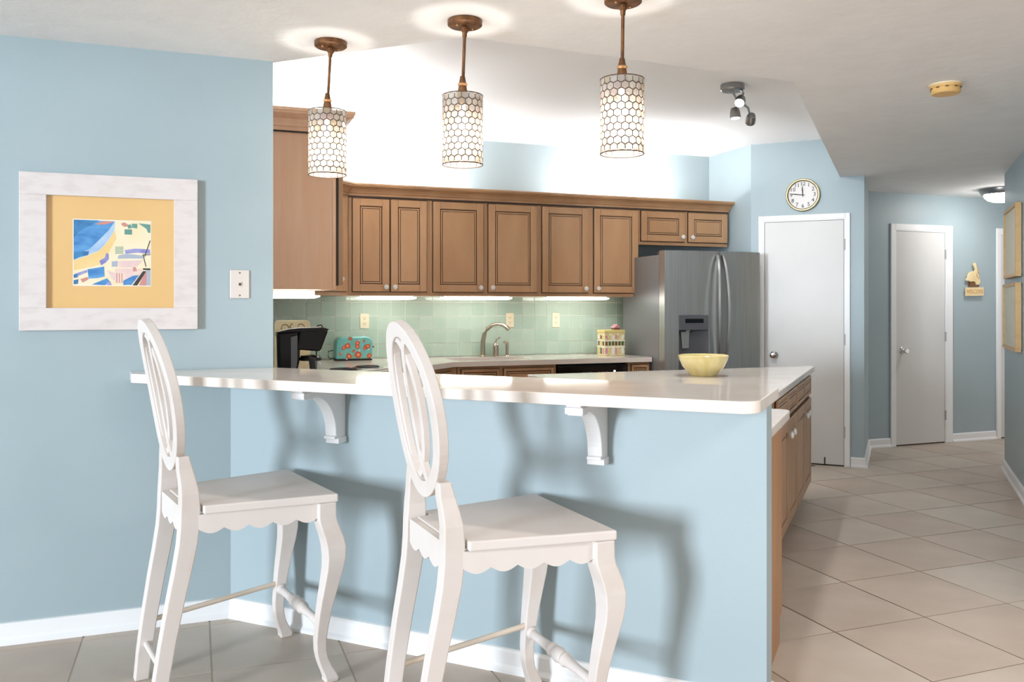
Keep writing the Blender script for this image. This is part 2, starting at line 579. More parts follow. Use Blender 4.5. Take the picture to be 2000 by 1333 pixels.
door_unit('door_1', MB_B, -1.045, -0.411, -1.097, -0.361, 2.052, 2.108, (-0.968, 0.915), -0.405, 'white flush pantry door under the clock', stop=-0.559)
door_unit('door_2', MB_H, 6.236, 6.846, 6.169, 6.943, 2.047, 2.118, (6.31, 0.908), 6.852, 'white flush hall door', hz=(1.838, 1.037, 0.27))
door_unit('door_3', MB_H, 7.592, 8.25, 7.532, 8.31, 2.047, 2.115, (7.665, 0.906), 8.256, 'white hall door half hidden behind the corner')

# ================================================================== LAMP-LIT BASICS
def point_light(name, loc, power, r, col, parent=None):
    l = bpy.data.lights.new(name, 'POINT')
    l.energy = power
    l.shadow_soft_size = r
    l.color = col
    o = bpy.data.objects.new(name, l)
    COL.objects.link(o)
    o.location = loc
    if parent is not None:
        o.parent = parent
    return o

# ================================================================== CABINETRY
def knob(M, a, z, o0, door):
    Mk = lambda x, y, t: M(a + x, o0 + t, z + y)
    k = MB()
    k.lathe([(0.011, 0), (0.011, 0.003), (0.006, 0.006), (0.006, 0.014)], 10, Mk, 1)
    k.lathe([(0.008, 0.012), (0.016, 0.017), (0.0205, 0.024), (0.017, 0.032), (0.009, 0.036)], 8, Mk, 0)
    return k.build('knob', ['crystal', 'chrome'], door)

def door(par, M, a0, a1, z0, z1, kn=None, rail=0.056, name='door'):
    f = MB()
    t = 0.021
    f.mbox(M, a0, a0 + rail, 0.004, t, z0, z1)
    f.mbox(M, a1 - rail, a1, 0.004, t, z0, z1)
    f.mbox(M, a0 + rail, a1 - rail, 0.004, t, z1 - rail, z1)
    f.mbox(M, a0 + rail, a1 - rail, 0.004, t, z0, z0 + rail)
    d = f.build(name, 'wood', par, bevel=0.0025, seg=1)
    g = MB()
    e = 0.0045
    g.mbox(M, a0 - e, a1 + e, 0.0, 0.008, z0 - e, z1 + e)
    g.mbox(M, a0 + rail, a1 - rail, 0.008, 0.0125, z0 + rail, z1 - rail)
    r2 = rail + 0.017
    g.mbox(M, a0 + r2, a1 - r2, 0.0125, 0.0158, z0 + r2, z1 - r2)
    g.build('glazed_groove', 'glaze', d)
    p = MB()
    r1 = rail + 0.0065
    # stepped bead, then the raised field
    b0, b1 = r1, r2 + 0.0
    p.mbox(M, a0 + b0, a0 + b1, 0.0125, 0.0168, z0 + b0, z1 - b0)
    p.mbox(M, a1 - b1, a1 - b0, 0.0125, 0.0168, z0 + b0, z1 - b0)
    p.mbox(M, a0 + b1, a1 - b1, 0.0125, 0.0168, z1 - b1, z1 - b0)
    p.mbox(M, a0 + b1, a1 - b1, 0.0125, 0.0168, z0 + b0, z0 + b1)
    r3 = r2 + 0.0042
    p.mbox(M, a0 + r3, a1 - r3, 0.0158, 0.0185, z0 + r3, z1 - r3)
    p.build('panel', 'wood', d, bevel=0.0015, seg=1)
    if kn:
        knob(M, kn[0], kn[1], t, d)
    return d

YF = 6.47
MU = lambda a, o, z: (a, YF - o, z)
def upper(x0, x1, z0, z1, doors, label, kz):
    t = thing('wall_cabinet', label, 'cabinet', ((x0 + x1) / 2, 6.63, z0), group='wall cabinets along the back wall')
    b = MB()
    b.box(x0, x1, YF + 0.018, YB - 0.012, z0 + 0.02, z1)
    b.build('carcass', 'wood_inside', t)
    f = MB().box(x0, x1, YF, YF + 0.018, z0, z1)
    f.build('face_frame', 'wood', t, bevel=0.0015, seg=1)
    for (a0, a1, ka) in doors:
        door(t, MU, a0, a1, z0 + 0.033, 2.157, (ka, z0 + kz))
    return t
G1 = 'two-door wall cabinet '
upper(1.09, 1.725, 1.414, 2.205, [(1.12, 1.403, 1.375), (1.415, 1.70, 1.443)], 'narrow two-door glazed wood wall cabinet left of the sink', 0.068)
upper(1.7255, 2.656, 1.414, 2.205, [(1.752, 2.168, 2.140), (2.212, 2.631, 2.240)], 'wide two-door glazed wood wall cabinet above the faucet', 0.068)
upper(2.6565, 3.585, 1.414, 2.205, [(2.681, 3.097, 3.068), (3.154, 3.568, 3.182)], 'wide two-door glazed wood wall cabinet above the dishwasher', 0.068)
upper(3.5855, 4.49, 1.865, 2.205, [(3.604, 4.034, 4.006), (4.076, 4.478, 4.104)], 'short two-door wood cabinet above the refrigerator', 0.075)

# diagonal corner cabinet and the neighbour on the left wall
t = thing('corner_cabinet', 'diagonal wood corner wall cabinet between the tall end panel and the back row', 'cabinet', (0.6, 6.5, 1.414))
MB().prism([(0.325, 6.788), (0.325, 6.03), (0.65, 6.03), (1.0895, 6.47), (1.0895, 6.788)], 1.414, 2.205).build('carcass', 'wood', t, bevel=0.0015, seg=1)
ud = S2 * (1.0895 - 6.47)
Mdg = lambda a, o, z: (S2 * ((ud + o) + a), S2 * (a - (ud + o)), z)
v0, v1 = S2 * (0.65 + 6.03), S2 * (1.0895 + 6.47)
door(t, Mdg, v0 + 0.035, v1 - 0.035, 1.447, 2.157, (v0 + 0.07, 1.482))
t = thing('wall_cabinet', 'wood wall cabinet on the left kitchen wall behind the tall end panel', 'cabinet', (0.49, 5.6, 1.414), group='wall cabinets on the left wall')
MB().box(0.325, 0.65, 5.215, 6.029, 1.414, 2.205).build('carcass', 'wood', t)
ML = lambda a, o, z: (0.65 + o, a, z)
door(t, ML, 5.235, 5.615, 1.447, 2.157, (5.59, 1.482))
door(t, ML, 5.63, 6.01, 1.447, 2.157, (5.66, 1.482))

def crown_prof(z0, h, ov):
    k = h / 0.09
    return [(0, z0), (0.010, z0), (0.010, z0 + .016 * k), (0.018, z0 + .020 * k), (0.022, z0 + 0.030 * k), (0.035, z0 + .048 * k), (ov - .018, z0 + 0.062 * k), (ov - .006, z0 + .066 * k), (ov - .006, z0 + .074 * k), (ov, z0 + .076 * k), (ov, z0 + h), (0, z0 + h)]
c = MB().sweep(crown_prof(2.178, 0.088, 0.075), [(0.66, 5.22), (0.651, 6.0295), (1.09, 6.4695), (4.49, 6.4695), (4.4905, 6.56)])
o = c.build('crown_moulding', 'wood', None, org=(2.8, 6.45, 2.178), smooth=False)
tag(single(o, (2.8, 6.45, 2.178)), 'dark wood crown moulding running along the top of the back wall cabinets', 'moulding')
g = MB().sweep([(0.0, 2.167), (0.012, 2.167), (0.012, 2.1775), (0, 2.1775)], [(1.09, 6.4695), (4.49, 6.4695)])
g.build('glazed_groove', 'glaze', o, org=(2.8, 6.45, 2.178))

# tall end cabinet on the left wall, its finished side toward the bar
t = thing('wall_cabinet', 'tall reddish wood end cabinet with plain side panel beside the picture wall', 'cabinet', (0.52, 4.97, 1.428))
YT = 4.75
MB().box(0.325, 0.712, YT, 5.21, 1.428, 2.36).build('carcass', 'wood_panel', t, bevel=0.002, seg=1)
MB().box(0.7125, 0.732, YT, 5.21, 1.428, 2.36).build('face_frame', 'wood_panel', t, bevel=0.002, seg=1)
MT = lambda a, o, z: (0.732 + o * 2.0, a, z)
door(t, MT, YT + 0.012, 5.20, 1.455, 2.27, (5.16, 1.50))
cr = MB().sweep(crown_prof(2.292, 0.112, 0.09), [(0.325, YT), (0.735, YT), (0.735, 5.21)])
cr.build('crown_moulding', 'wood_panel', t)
MB().sweep([(0, 2.284), (0.012, 2.284), (0.012, 2.292), (0, 2.292)], [(0.325, YT), (0.735, YT), (0.735, 5.21)]).build('glazed_groove', 'glaze', t)

# under-cabinet and above-cabinet fluorescent fixtures
def tube_fix(x0, x1, y0, y1, z, label, up=False):
    t = thing('fluorescent_light', label, 'light', ((x0 + x1) / 2, (y0 + y1) / 2, z), group='uplights on the cabinets' if up else 'undercabinet lights')
    if up:
        MB().box(x0, x1, y0, y1, z, z + 0.02).build('housing', 'trim_white', t, bevel=0.003)
        MB().box(x0 + .02, x1 - .02, y0 + .015, y1 - .015, z + 0.02, z + 0.04).build('tube', 'tube_up', t)
    else:
        MB().box(x0 + 0.03, x1 - 0.03, y0 + .012, y1 - .012, z - 0.030, z).build('housing', 'trim_white', t, bevel=0.003)
        ym, hw = (y0 + y1) / 2, (y1 - y0) / 2
        def sec(x, k):
            return [(x, ym - hw * k, z - .030), (x, ym - hw * k * .85, z - .030 - .012 * k), (x, ym - hw * k * .4, z - .030 - .018 * k), (x, ym + hw * k * .4, z - .030 - .018 * k), (x, ym + hw * k * .85, z - .030 - .012 * k), (x, ym + hw * k, z - .030)]
        MB().loft([sec(x0, .45), sec(x0 + .03, .9), sec(x0 + .06, 1), sec(x1 - .06, 1), sec(x1 - .03, .9), sec(x1, .45)]).build('diffuser', 'tube_glow', t, smooth=True)
    return t
tube_fix(1.165, 1.635, 6.50, 6.58, 1.4338, 'glowing white undercabinet light above the toaster')
tube_fix(1.84, 2.44, 6.50, 6.58, 1.4338, 'glowing white undercabinet light above the kitchen faucet')
tube_fix(2.735, 3.33, 6.50, 6.58, 1.4338, 'glowing white undercabinet light nearest the refrigerator')
tube_fix(0.37, 0.675, 4.95, 5.03, 1.4278, 'glowing white light under the tall end cabinet')
tube_fix(1.20, 1.95, 6.53, 6.61, 2.2052, 'uplight tube on top of the cabinets left of the sink', True)
tube_fix(3.05, 3.95, 6.53, 6.61, 2.2052, 'uplight tube on top of the cabinets near the refrigerator', True)
tube_fix(0.40, 0.60, 5.35, 5.95, 2.2052, 'added uplight tube hidden behind the tall end cabinet to brighten the ceiling', True)  # extra tube, out of sight, added to brighten the kitchen ceiling
tube_fix(0.40, 0.66, 4.95, 5.03, 2.3602, 'uplight tube on top of the tall end cabinet', True)

# ------------------------------------------------------------------ worktops and base cabinets
bar = [(-0.24, 3.70)] + XY([(-0.44, 2.458)] + arc(-0.42, 2.518, 0.06, -90, 0, 8)[1:] + [(-0.36, 2.90)] + arc(-0.40, 2.915, 0.04, 0, 90, 6) ) + [(0.325, 2.955 / S2 - 0.325), (0.325, YL - 0.001), (-0.255, YL - 0.001)]
o = MB().prism(bar, 1.0305, 1.067).build('bar_top', 'quartz', None, org=(0.9, 3.0, 1.03), bevel=0.006, seg=3)
tag(single(o, (0.9, 3.0, 1.03)), 'raised cream stone bar top with rounded corner on the blue half wall', 'countertop')

pen = XY([(-0.40, VB + 0.002)] + [(-0.40, 3.57)] + arc(-0.44, 3.59, 0.04, 0, 90, 6) + [(-0.536, 3.63)]) + [(4.86 - 0.536 / S2 - 0.02, 4.86 - 0.02), (4.86 - 0.536 / S2 - 0.05, 4.86), (1.917, 4.86), (1.917, 3.63 / S2 - 1.917)]
pen += [(0.96, 3.63 / S2 - 0.96), (X0 + .002, 3.63 / S2 - 0.96), (X0 + .002, 4.0), (0.325, VB / S2 - 0.325 + 0.004)]
o = MB().prism(pen, 0.876, 0.914).build('peninsula_worktop', 'quartz', None, org=(2.0, 4.0, 0.876), bevel=0.006, seg=3)
tag(single(o, (2.0, 4.0, 0.876)), 'lower cream stone worktop of the peninsula, behind the raised bar and under the yellow bowl', 'countertop')

bk = [(X0 + .002, 3.63 / S2 - 0.96 + 0.002), (0.96, 3.63 / S2 - 0.96 + 0.002), (0.96, 5.26), (1.83, 6.13), (3.522, 6.13), (3.522, YB - 0.018), (X0 + .002, YB - 0.018)]
# sink cut-out is left in the slab as an inset bowl
wt = thing('back_worktop', 'cream stone worktop along the tiled backsplash', 'countertop', (2.0, 6.4, 0.876))
sx0, sx1, sy0, sy1 = 1.885, 2.50, 6.24, 6.62
pcs = MB()
pcs.prism([p for p in bk[:4]] + [(sx0, 6.13), (sx0, YB - 0.018), (X0 + .002, YB - 0.018)], 0.876, 0.914)
pcs.box(sx1, 3.522, 6.13, YB - 0.018, 0.876, 0.914)
pcs.box(sx0, sx1, 6.13, sy0, 0.876, 0.914)
pcs.box(sx0, sx1, sy1, YB - 0.018, 0.876, 0.914)
pcs.build('slab', 'quartz', wt)
sk = MB()
sk.box(sx0 - .01, sx0, sy0 - .01, sy1 + .01, 0.72, 0.876)
sk.box(sx1, sx1 + .01, sy0 - .01, sy1 + .01, 0.72, 0.876)
sk.box(sx0, sx1, sy0 - .01, sy0, 0.72, 0.876)
sk.box(sx0, sx1, sy1, sy1 + .01, 0.72, 0.876)
sk.box(sx0 - .01, sx1 + .01, sy0 - .01, sy1 + .01, 0.71, 0.72)
o = sk.build('kitchen_sink', 'steel', None, org=(2.14, 6.43, 0.71))
tag(single(o, (2.14, 6.43, 0.71)), 'steel undermount sink sunk into the back worktop below the faucet', 'sink')

YBF = 6.165
MBs = lambda a, o, z: (a, YBF - o, z)
def base_body(t, x0, x1, yb=YB - 0.02):
    MB().ext([(YBF + 0.075, 0), (YBF + 0.075, 0.1), (YBF, 0.1), (YBF, 0.875), (yb, 0.875), (yb, 0)], lambda p, q, s: (s, p, q), x0, x1).build('carcass', 'wood', t)
def drawer(par, M, a0, a1, z0, z1, kn=None):
    return door(par, M, a0, a1, z0, z1, kn, rail=0.022 if (z1 - z0) < 0.2 else .05, name='drawer')
t = thing('base_cabinet', 'wood sink base cabinet with two false drawer fronts below the faucet', 'cabinet', (2.2, 6.45, 0))
for sgn in (0,):
    MB().ext([(YBF + 0.075, 0), (YBF + 0.075, 0.1), (YBF, 0.1), (YBF, 0.875), (6.21, 0.875), (6.21, 0.69), (YB - .02, 0.69), (YB - .02, 0)], lambda p, q, s: (s, p, q), 1.86, 2.675).build('carcass', 'wood', t)
drawer(t, MBs, 1.89, 2.196, 0.72, 0.852)
drawer(t, MBs, 2.232, 2.648, 0.72, 0.852)
door(t, MBs, 1.89, 2.196, 0.13, 0.70, (2.17, .65))
door(t, MBs, 2.232, 2.648, 0.13, 0.70, (2.26, .65))
t = thing('base_cabinet', 'narrow wood base cabinet with drawer between dishwasher and refrigerator', 'cabinet', (3.42, 6.45, 0))
base_body(t, 3.315, 3.518)
drawer(t, MBs, 3.345, 3.50, 0.72, 0.852, (3.425, 0.785))
door(t, MBs, 3.345, 3.50, 0.13, 0.70, (3.37, .65), rail=.04)
t = thing('base_cabinet', 'diagonal wood corner base cabinet under the cooktop', 'cabinet', (0.7, 5.9, 0))
MB().prism([(X0 + .005, 4.85), (0.925, 4.85), (0.925, 5.275), (1.815, 6.165), (1.855, 6.165), (1.855, YB - .02), (X0 + .005, YB - .02)], 0.10, 0.875).build('carcass', 'wood', t)
MB().prism([(X0 + .005, 4.85), (0.86, 4.85), (0.86, 5.30), (1.79, 6.23), (1.855, 6.24), (1.855, YB - .02), (X0 + .005, YB - .02)], 0.0, 0.10).build('toe_kick', 'black_matte', t)
uc = S2 * (0.925 - 5.275)
Mdc = lambda a, o, z: (S2 * ((uc + o) + a), S2 * (a - (uc + o)), z)
va, vb = S2 * (0.925 + 5.275), S2 * (1.815 + 6.165)
door(t, Mdc, va + .05, (va + vb) / 2 - .006, 0.13, 0.84, ((va + vb) / 2 - .035, .78))
door(t, Mdc, (va + vb) / 2 + .006, vb - .05, 0.13, 0.84, ((va + vb) / 2 + .035, .78))

t = thing('dishwasher', 'black dishwasher with control panel built in under the back worktop', 'dishwasher', (2.995, 6.45, 0))
MB().box(2.682, 3.308, 6.19, YB - .03, 0.01, 0.872).build('tub', 'black_matte', t)
MB().box(2.684, 3.306, 6.152, 6.189, 0.10, 0.735).build('door_panel', 'black_gloss', t, bevel=0.004)
cp = MB().box(2.684, 3.306, 6.140, 6.189, 0.738, 0.862).build('control_panel', 'black_gloss', t, bevel=0.006)
for k in range(4):
    MB().box(2.90 + k * .022, 2.913 + k * .022, 6.138, 6.140, 0.800, 0.808).build('button', 'grey_plastic', cp)
for k in range(4):
    MB().box(3.04 + k * .024, 3.054 + k * .024, 6.138, 6.140, 0.800, 0.808).build('button', 'grey_plastic', cp)
MB().lathe([(0.009, 0), (0.009, .004), (0.006, .006)], 14, lambda x, y, z: (3.182 + x, 6.140 - z, 0.808 + y)).build('indicator', 'led', cp)

# peninsula cabinet behind the half wall, plain end panel toward the hall
t = thing('base_cabinet', 'warm wood end panel cabinet below the peninsula corner beside the blue half wall', 'cabinet', (-0.85, 3.25, 0), 'B')
prof = [(VB + .003, 0), (3.49, 0), (3.49, 0.1), (3.565, 0.1), (3.565, 0.875), (VB + .003, 0.875)]
MB().ext(prof, lambda p, q, s: (s, p, q), -1.25, -0.446).build('carcass', 'wood', t)
MB().ext(prof, lambda p, q, s: (s, p, q), -0.4455, -0.427).build('end_panel', 'wood_inside', t, bevel=0.0015, seg=1)
MP = lambda a, o, z: (a, 3.565 + o, z)
drawer(t, MP, -1.22, -0.46, 0.72, 0.852, (-.84, .785))
door(t, MP, -1.22, -0.85, 0.13, 0.70, (-.88, .65))
door(t, MP, -0.83, -0.46, 0.13, 0.70, (-.80, .65))
t = thing('base_cabinet', 'wood base cabinet hidden behind the blue half wall beneath the coffee maker', 'cabinet', (-2.0, 3.25, 0), 'B')
MB().ext(prof, lambda p, q, s: (s, p, q), -2.45, -1.2505).build('carcass', 'wood', t)
for k in range(3):
    door(t, MP, -2.43 + k * .39, -2.06 + k * .39, 0.13, 0.852, (-2.09 + k * .39, .80))

UI = -0.570
MI = lambda a, o, z: (UI + o, a, z)
def island_cab(v0, v1, poly, label, far):
    t = thing('base_cabinet', label, 'cabinet', (-0.8, (v0 + v1) / 2, 0), 'B', group='peninsula cabinets facing the hall')
    MB().prism(poly, 0.10, 0.875).build('carcass', 'wood', t)
    MB().prism([(min(u, UI - .075) if True else u, v) for u, v in poly], 0.0, 0.10).build('toe_kick', 'wood', t)
    m = (v0 + v1) / 2
    drawer(t, MI, v0 + .012, m - .008, 0.728, 0.856)
    drawer(t, MI, m + .008, v1 - .012, 0.728, 0.856)
    door(t, MI, v0 + .012, m - .008, 0.122, 0.704, (m - .07, 0.635))
    door(t, MI, m + .008, v1 - .012, 0.122, 0.704, (m + .07, 0.635))
island_cab(4.44, 5.335, [(UI, 4.30), (UI, 5.334), (-1.3, 5.334), (-1.3, 4.30)], 'nearer two-door wood peninsula cabinet facing the hall, by the warm end panel', False)
island_cab(5.336, 6.225, [(UI, 5.335), (UI, 6.225), (-0.606, 6.225), (-1.3, 5.53), (-1.3, 5.335)], 'farther two-door wood peninsula cabinet facing the hall, at the far worktop corner', True)
t = thing('base_cabinet', 'wood base block under the slanted back edge of the peninsula', 'cabinet', (-1.5, 4.5, 0), 'B')
MB().prism([(-1.301, 4.30), (-1.301, 5.52), (-2.03, 4.79), (-1.545, 4.30)], 0.0, 0.875).build('carcass', 'wood', t)
MB().prism([(-1.301, 3.9), (-1.301, 4.299), (-1.545, 4.299), (-1.20, 3.9)], 0.0, 0.875).build('side_block', 'wood', t)

# corbels under the bar
for (uc_, lab) in ((-2.045, 'white wooden corbel under the bar behind the left stool'), (-0.945, 'white wooden corbel under the bar right of the front stool')):
    t = thing('corbel', lab, 'bracket', (uc_, 2.7, 0.79), 'B', group='corbels under the bar')
    Mq = lambda p, q, s: (s, p, q)
    vw = VF - 0.0005
    zt = 1.0295
    body = [(vw, 0.79), (vw, zt), (2.545, zt), (2.545, 1.015), (2.56, 1.01), (2.56, 0.985), (2.605, 0.985)]
    body += [(2.605 + 0.150 * math.sin(math.radians(a)), 0.835 + 0.158 * math.cos(math.radians(a))) for a in range(6, 91, 7)]
    body += [(2.757, 0.825), (2.745, 0.822), (2.745, 0.812), (2.775, 0.812), (2.775, 0.79)]
    MB().ext(body, Mq, uc_ - 0.026, uc_ + 0.026).build('bracket_body', 'trim_white', t, bevel=0.002, seg=1)
    MB().box(uc_ - .031, uc_ + .031, 2.550, 2.600, 0.990, 1.012).build('cap_block', 'trim_white', t, bevel=0.002)
    MB().box(uc_ - .031, uc_ + .031, 2.765, vw, 0.792, 0.816).build('foot_block', 'trim_white', t, bevel=0.002)

# ------------------------------------------------------------------ refrigerator
t = thing('refrigerator', 'grey stainless French-door refrigerator with water dispenser', 'refrigerator', (3.99, 6.3, 0))
fx0, fx1, fm = 3.530, 4.448, 4.047
MB().box(fx0 + .004, fx1 - .004, 6.035, 6.66, 0.02, 1.752).build('case', 'fridge_case', t, bevel=0.006)
def bowed(x0, x1, z0, z1, bulge=0.014):
    pts = [(x0, 6.028), (x0, 5.955)]
    n = 12
    for i in range(n + 1):
        s = i / n
        pts.append((x0 + .004 + (x1 - x0 - .008) * s, 5.943 - bulge * (1 - (2 * s - 1) ** 2)))
    pts += [(x1, 5.955), (x1, 6.028)]
    return MB().prism(pts, z0, z1)
# the left door has the dispenser recess: built as pieces around it
dx0, dx1, dz0, dz1 = 3.655, 3.935, 0.80, 1.262
n = 14
def front_y(x, x0=fx0, x1=fm - .003):
    s = (x - x0) / (x1 - x0)
    return 5.943 - 0.014 * (1 - (2 * s - 1) ** 2)
def strip(mb, xa, xb, z0, z1, n=5):
    pts = [(xa, 6.028)] + [(xa + (xb - xa) * i / n, front_y(xa + (xb - xa) * i / n)) for i in range(n + 1)] + [(xb, 6.028)]
    mb.prism(pts, z0, z1)
d1 = MB()
strip(d1, fx0, dx0, 0.72, 1.785)
strip(d1, dx1, fm - .003, 0.72, 1.785)
strip(d1, dx0, dx1, dz1, 1.785)
strip(d1, dx0, dx1, 0.72, dz0)
dl = d1.build('door', 'steel', t, smooth=True)
dp = MB()
dp.box(dx0, dx1, 5.990, 6.027, dz0, 1.140)
dp.build('dispenser_recess', 'grey_plastic', dl)
MB().box(dx0, dx1, 5.931, 5.99, 1.140, dz1).build('dispenser_panel', 'grey_plastic', dl, bevel=0.004)
MB().box(3.715, 3.885, 5.928, 5.931, 1.198, 1.232).build('display', 'display', dl)
MB().lathe([(0.020, 0), (0.016, .012), (.006, .02)], 14, lambda x, y, z: (3.76 + x, 5.965 + y, 1.140 - z)).build('spout', 'chrome', dl, smooth=True)
MB().ext([(3.70, 1.125), (3.78, 1.125), (3.775, 0.99), (3.715, 0.99)], lambda p, q, s: (p, s, q), 5.972, 5.989).build('paddle', 'steel', dl, bevel=0.004)
d2 = bowed(fm + .003, fx1, 0.72, 1.785).build('door', 'steel', t, smooth=True)
MB().box(4.395, 4.402, 5.938, 5.944, 1.698, 1.738).build('badge', 'chrome', d2)
bowed(fx0, fx1, 0.06, 0.71).build('freezer_drawer', 'steel', t, smooth=True)
def handle(x, par, dx):
    pth = []
    for i in range(17):
        s = i / 16
        z = 0.80 + (1.755 - 0.80) * s
        o_ = math.sin(PI * s) ** 0.55
        pth.append((x + dx * (1 - math.sin(PI * s)), 5.930 - 0.062 * o_, z))
    secs = []
    for p in pth:
        secs.append([(p[0] - .013, p[1] + .008, p[2]), (p[0] - .013, p[1] - .006, p[2]), (p[0], p[1] - .012, p[2]), (p[0] + .013, p[1] - .006, p[2]), (p[0] + .013, p[1] + .008, p[2])])
    MB().loft(secs).build('handle', 'satin_metal', par, smooth=True)
handle(4.000, dl, 0.02)
handle(4.092, d2, -0.02)
MB().tube([(3.62, 5.93, .62), (3.64, 5.885, .62), (4.34, 5.885, .62), (4.36, 5.93, .62)], 0.012).build('drawer_handle', 'satin_metal', t, smooth=True)
for xx in (3.565, 4.41):
    MB().box(xx - .025, xx + .025, 5.98, 6.08, 1.7545, 1.783 if False else 1.775).build('hinge_cover', 'grey_plastic', t, bevel=0.004)

# ------------------------------------------------------------------ faucet set
t = thing('kitchen_faucet', 'brushed nickel gooseneck faucet arching over the sink', 'faucet', (2.245, 6.70, 0.914))
MB().lathe([(0.030, 0.914), (0.030, 0.920), (0.022, 0.926), (0.021, 1.0), (.0205, 1.01)], 18, lambda x, y, z: (2.245 + x, 6.70 + y, z)).build('base', 'nickel', t, smooth=True)
pth = [(2.245, 6.70, 1.0), (2.248, 6.70, 1.05), (2.258, 6.695, 1.10), (2.280, 6.68, 1.145), (2.312, 6.655, 1.175), (2.350, 6.62, 1.187), (2.385, 6.585, 1.178), (2.408, 6.555, 1.155), (2.418, 6.545, 1.140)]
MB().tube(pth, [.021, .0205, .019, .017, .0155, .0155, .0165, .018, .0185], 14).build('spout', 'nickel', t, smooth=True)
t = thing('faucet_handle', 'brushed nickel lever handle beside the gooseneck faucet', 'faucet handle', (2.352, 6.68, 0.914))
MB().lathe([(0.025, 0.914), (0.025, 0.99), (0.023, 1.005), (0.016, 1.022), (.008, 1.03)], 18, lambda x, y, z: (2.352 + x, 6.68 + y, z)).build('body', 'nickel', t, smooth=True)
MB().tube([(2.35, 6.68, 1.02), (2.352, 6.68, 1.04), (2.362, 6.676, 1.062), (2.378, 6.67, 1.072), (2.386, 6.668, 1.071)], [.006, .007, .0065, .006, .004], 8).build('lever', 'nickel', t, smooth=True)
t = thing('side_sprayer', 'small brushed nickel side sprayer right of the faucet handle', 'sprayer', (2.46, 6.70, 0.914))
MB().lathe([(0.022, 0.914), (0.020, 0.919), (0.0125, 0.925), (0.0115, 0.96), (.014, 1.0), (.012, 1.02)], 14, lambda x, y, z: (2.46 + x, 6.70 + y, z)).build('body', 'nickel', t, smooth=True)
MB().tube([(2.466, 6.70, 1.018), (2.455, 6.695, 1.030), (2.432, 6.685, 1.031), (2.424, 6.68, 1.027)], [.011, .012, .010, .006], 10).build('head', 'nickel', t, smooth=True)

# outlets and wall plates
def outlet(name, x0, x1, z0, z1, Y, label, kind, m='outlet_cream'):
    t = thing(name, label, 'wall plate', ((x0 + x1) / 2, Y, (z0 + z1) / 2), group='outlets on the backsplash' if kind != 'phone' else None)
    MB().box(x0, x1, Y - 0.007, Y, z0, z1).build('plate', m, t, bevel=0.003)
    xc, zc, hh = (x0 + x1) / 2, (z0 + z1) / 2, (z1 - z0)
    if kind == 'phone':
        MB().box(xc - .012, xc + .008, Y - 0.010, Y - .007, zc - .010, zc + .010).build('jack', m, t)
        MB().box(xc - .004, xc + .006, Y - 0.0105, Y - .0095, zc - .006, zc + .005).build('socket', 'slot', t)
        for s in (-1, 1):
            MB().lathe([(0.004, 0), (.003, .002)], 8, lambda x, y, z: (xc + x, Y - .007 - z, zc + s * hh * .40 + y)).build('screw', 'satin_metal', t)
    else:
        for s in (-1, 1):
            zz = zc + s * hh * 0.17
            r = MB().box(xc - .017, xc + .017, Y - 0.0085, Y - .007, zz - .014, zz + .014).build('receptacle', m, t)
            k = MB()
            k.box(xc - .009, xc - .006, Y - .009, Y - .0083, zz - .002, zz + .008)
            k.box(xc + .006, xc + .009, Y - .009, Y - .0083, zz - .002, zz + .008)
            k.box(xc - .003, xc + .003, Y - .009, Y - .0083, zz - .011, zz - .006)
            k.build('slots', 'slot', r)
YT_ = YB - 0.0092
outlet('wall_outlet', 1.237, 1.311, 1.155, 1.274, YT_, 'cream wall outlet on the sage tiles above the toaster', 'o')
outlet('wall_outlet', 2.482, 2.555, 1.154, 1.274, YT_, 'cream wall outlet on the sage tiles right of the faucet', 'o')
outlet('wall_outlet', 2.910, 2.983, 1.150, 1.276, YT_, 'cream wall outlet on the sage tiles nearest the refrigerator', 'o')
outlet('phone_jack', 0.140, 0.220, 1.371, 1.493, YL, 'white phone jack plate on the blue wall right of the picture', 'phone', 'outlet_white')

# ------------------------------------------------------------------ framed picture
t = thing('framed_picture', 'whitewashed wood framed beach painting with orange mat on the blue wall', 'picture', (-0.32, YL, 1.235))
a0, a1, b0, b1 = -0.653, 0.010, 1.240, 1.872
i0, i1, j0, j1 = -0.557, -0.083, 1.330, 1.783
MPc = lambda a, o, z: (a, YL - o, z)
for nm, q in (('frame_rail', (a0, a1, j1, b1)), ('frame_rail', (a0, a1, b0, j0)), ('frame_stile', (a0, i0, j0, j1)), ('frame_stile', (i1, a1, j0, j1))):
    MB().mbox(MPc, q[0], q[1], 0.0, 0.024, q[2], q[3]).build(nm, 'frame_wash', t, bevel=0.0015, seg=1)
mb_ = MB().mbox(MPc, i0, i1, 0.0, 0.008, j0, j1).build('mat_board', 'mat_board', t)
q0, q1, r0, r1 = -0.461, -0.175, 1.423, 1.688
pm = ['sand_pale', 'sea_blue', 'sea_deep', 'sea_foam', 'sand_gold', 'paint_teal', 'paint_violet', 'paint_pink', 'paint_rose', 'paint_grey', 'ink', 'paper_white']
pr = MB()
def patch(pts, mi, lev):
    P = [(q0 + (q1 - q0) * x / 1310.0, r1 - (r1 - r0) * y / 1110.0) for x, y in pts]
    pr.ext(P, lambda p, q, s: (p, YL - s, q), 0.0081, 0.0083 + lev * 0.00012, mi)
patch([(-14, -14), (1324, -14), (1324, 1124), (-14, 1124)], 11, 0)
patch([(0, 0), (1310, 0), (1310, 1110), (0, 1110)], 0, 2)
patch([(0, 0), (700, 10), (690, 160), (620, 280), (520, 420), (420, 520), (300, 570), (240, 600), (0, 690)], 3, 3)
patch([(0, 0), (690, 8), (600, 150), (470, 290), (360, 400), (250, 500), (120, 560), (0, 600)], 1, 4)
patch([(0, 0), (420, 0), (300, 80), (180, 140), (60, 230), (0, 320)], 2, 5)
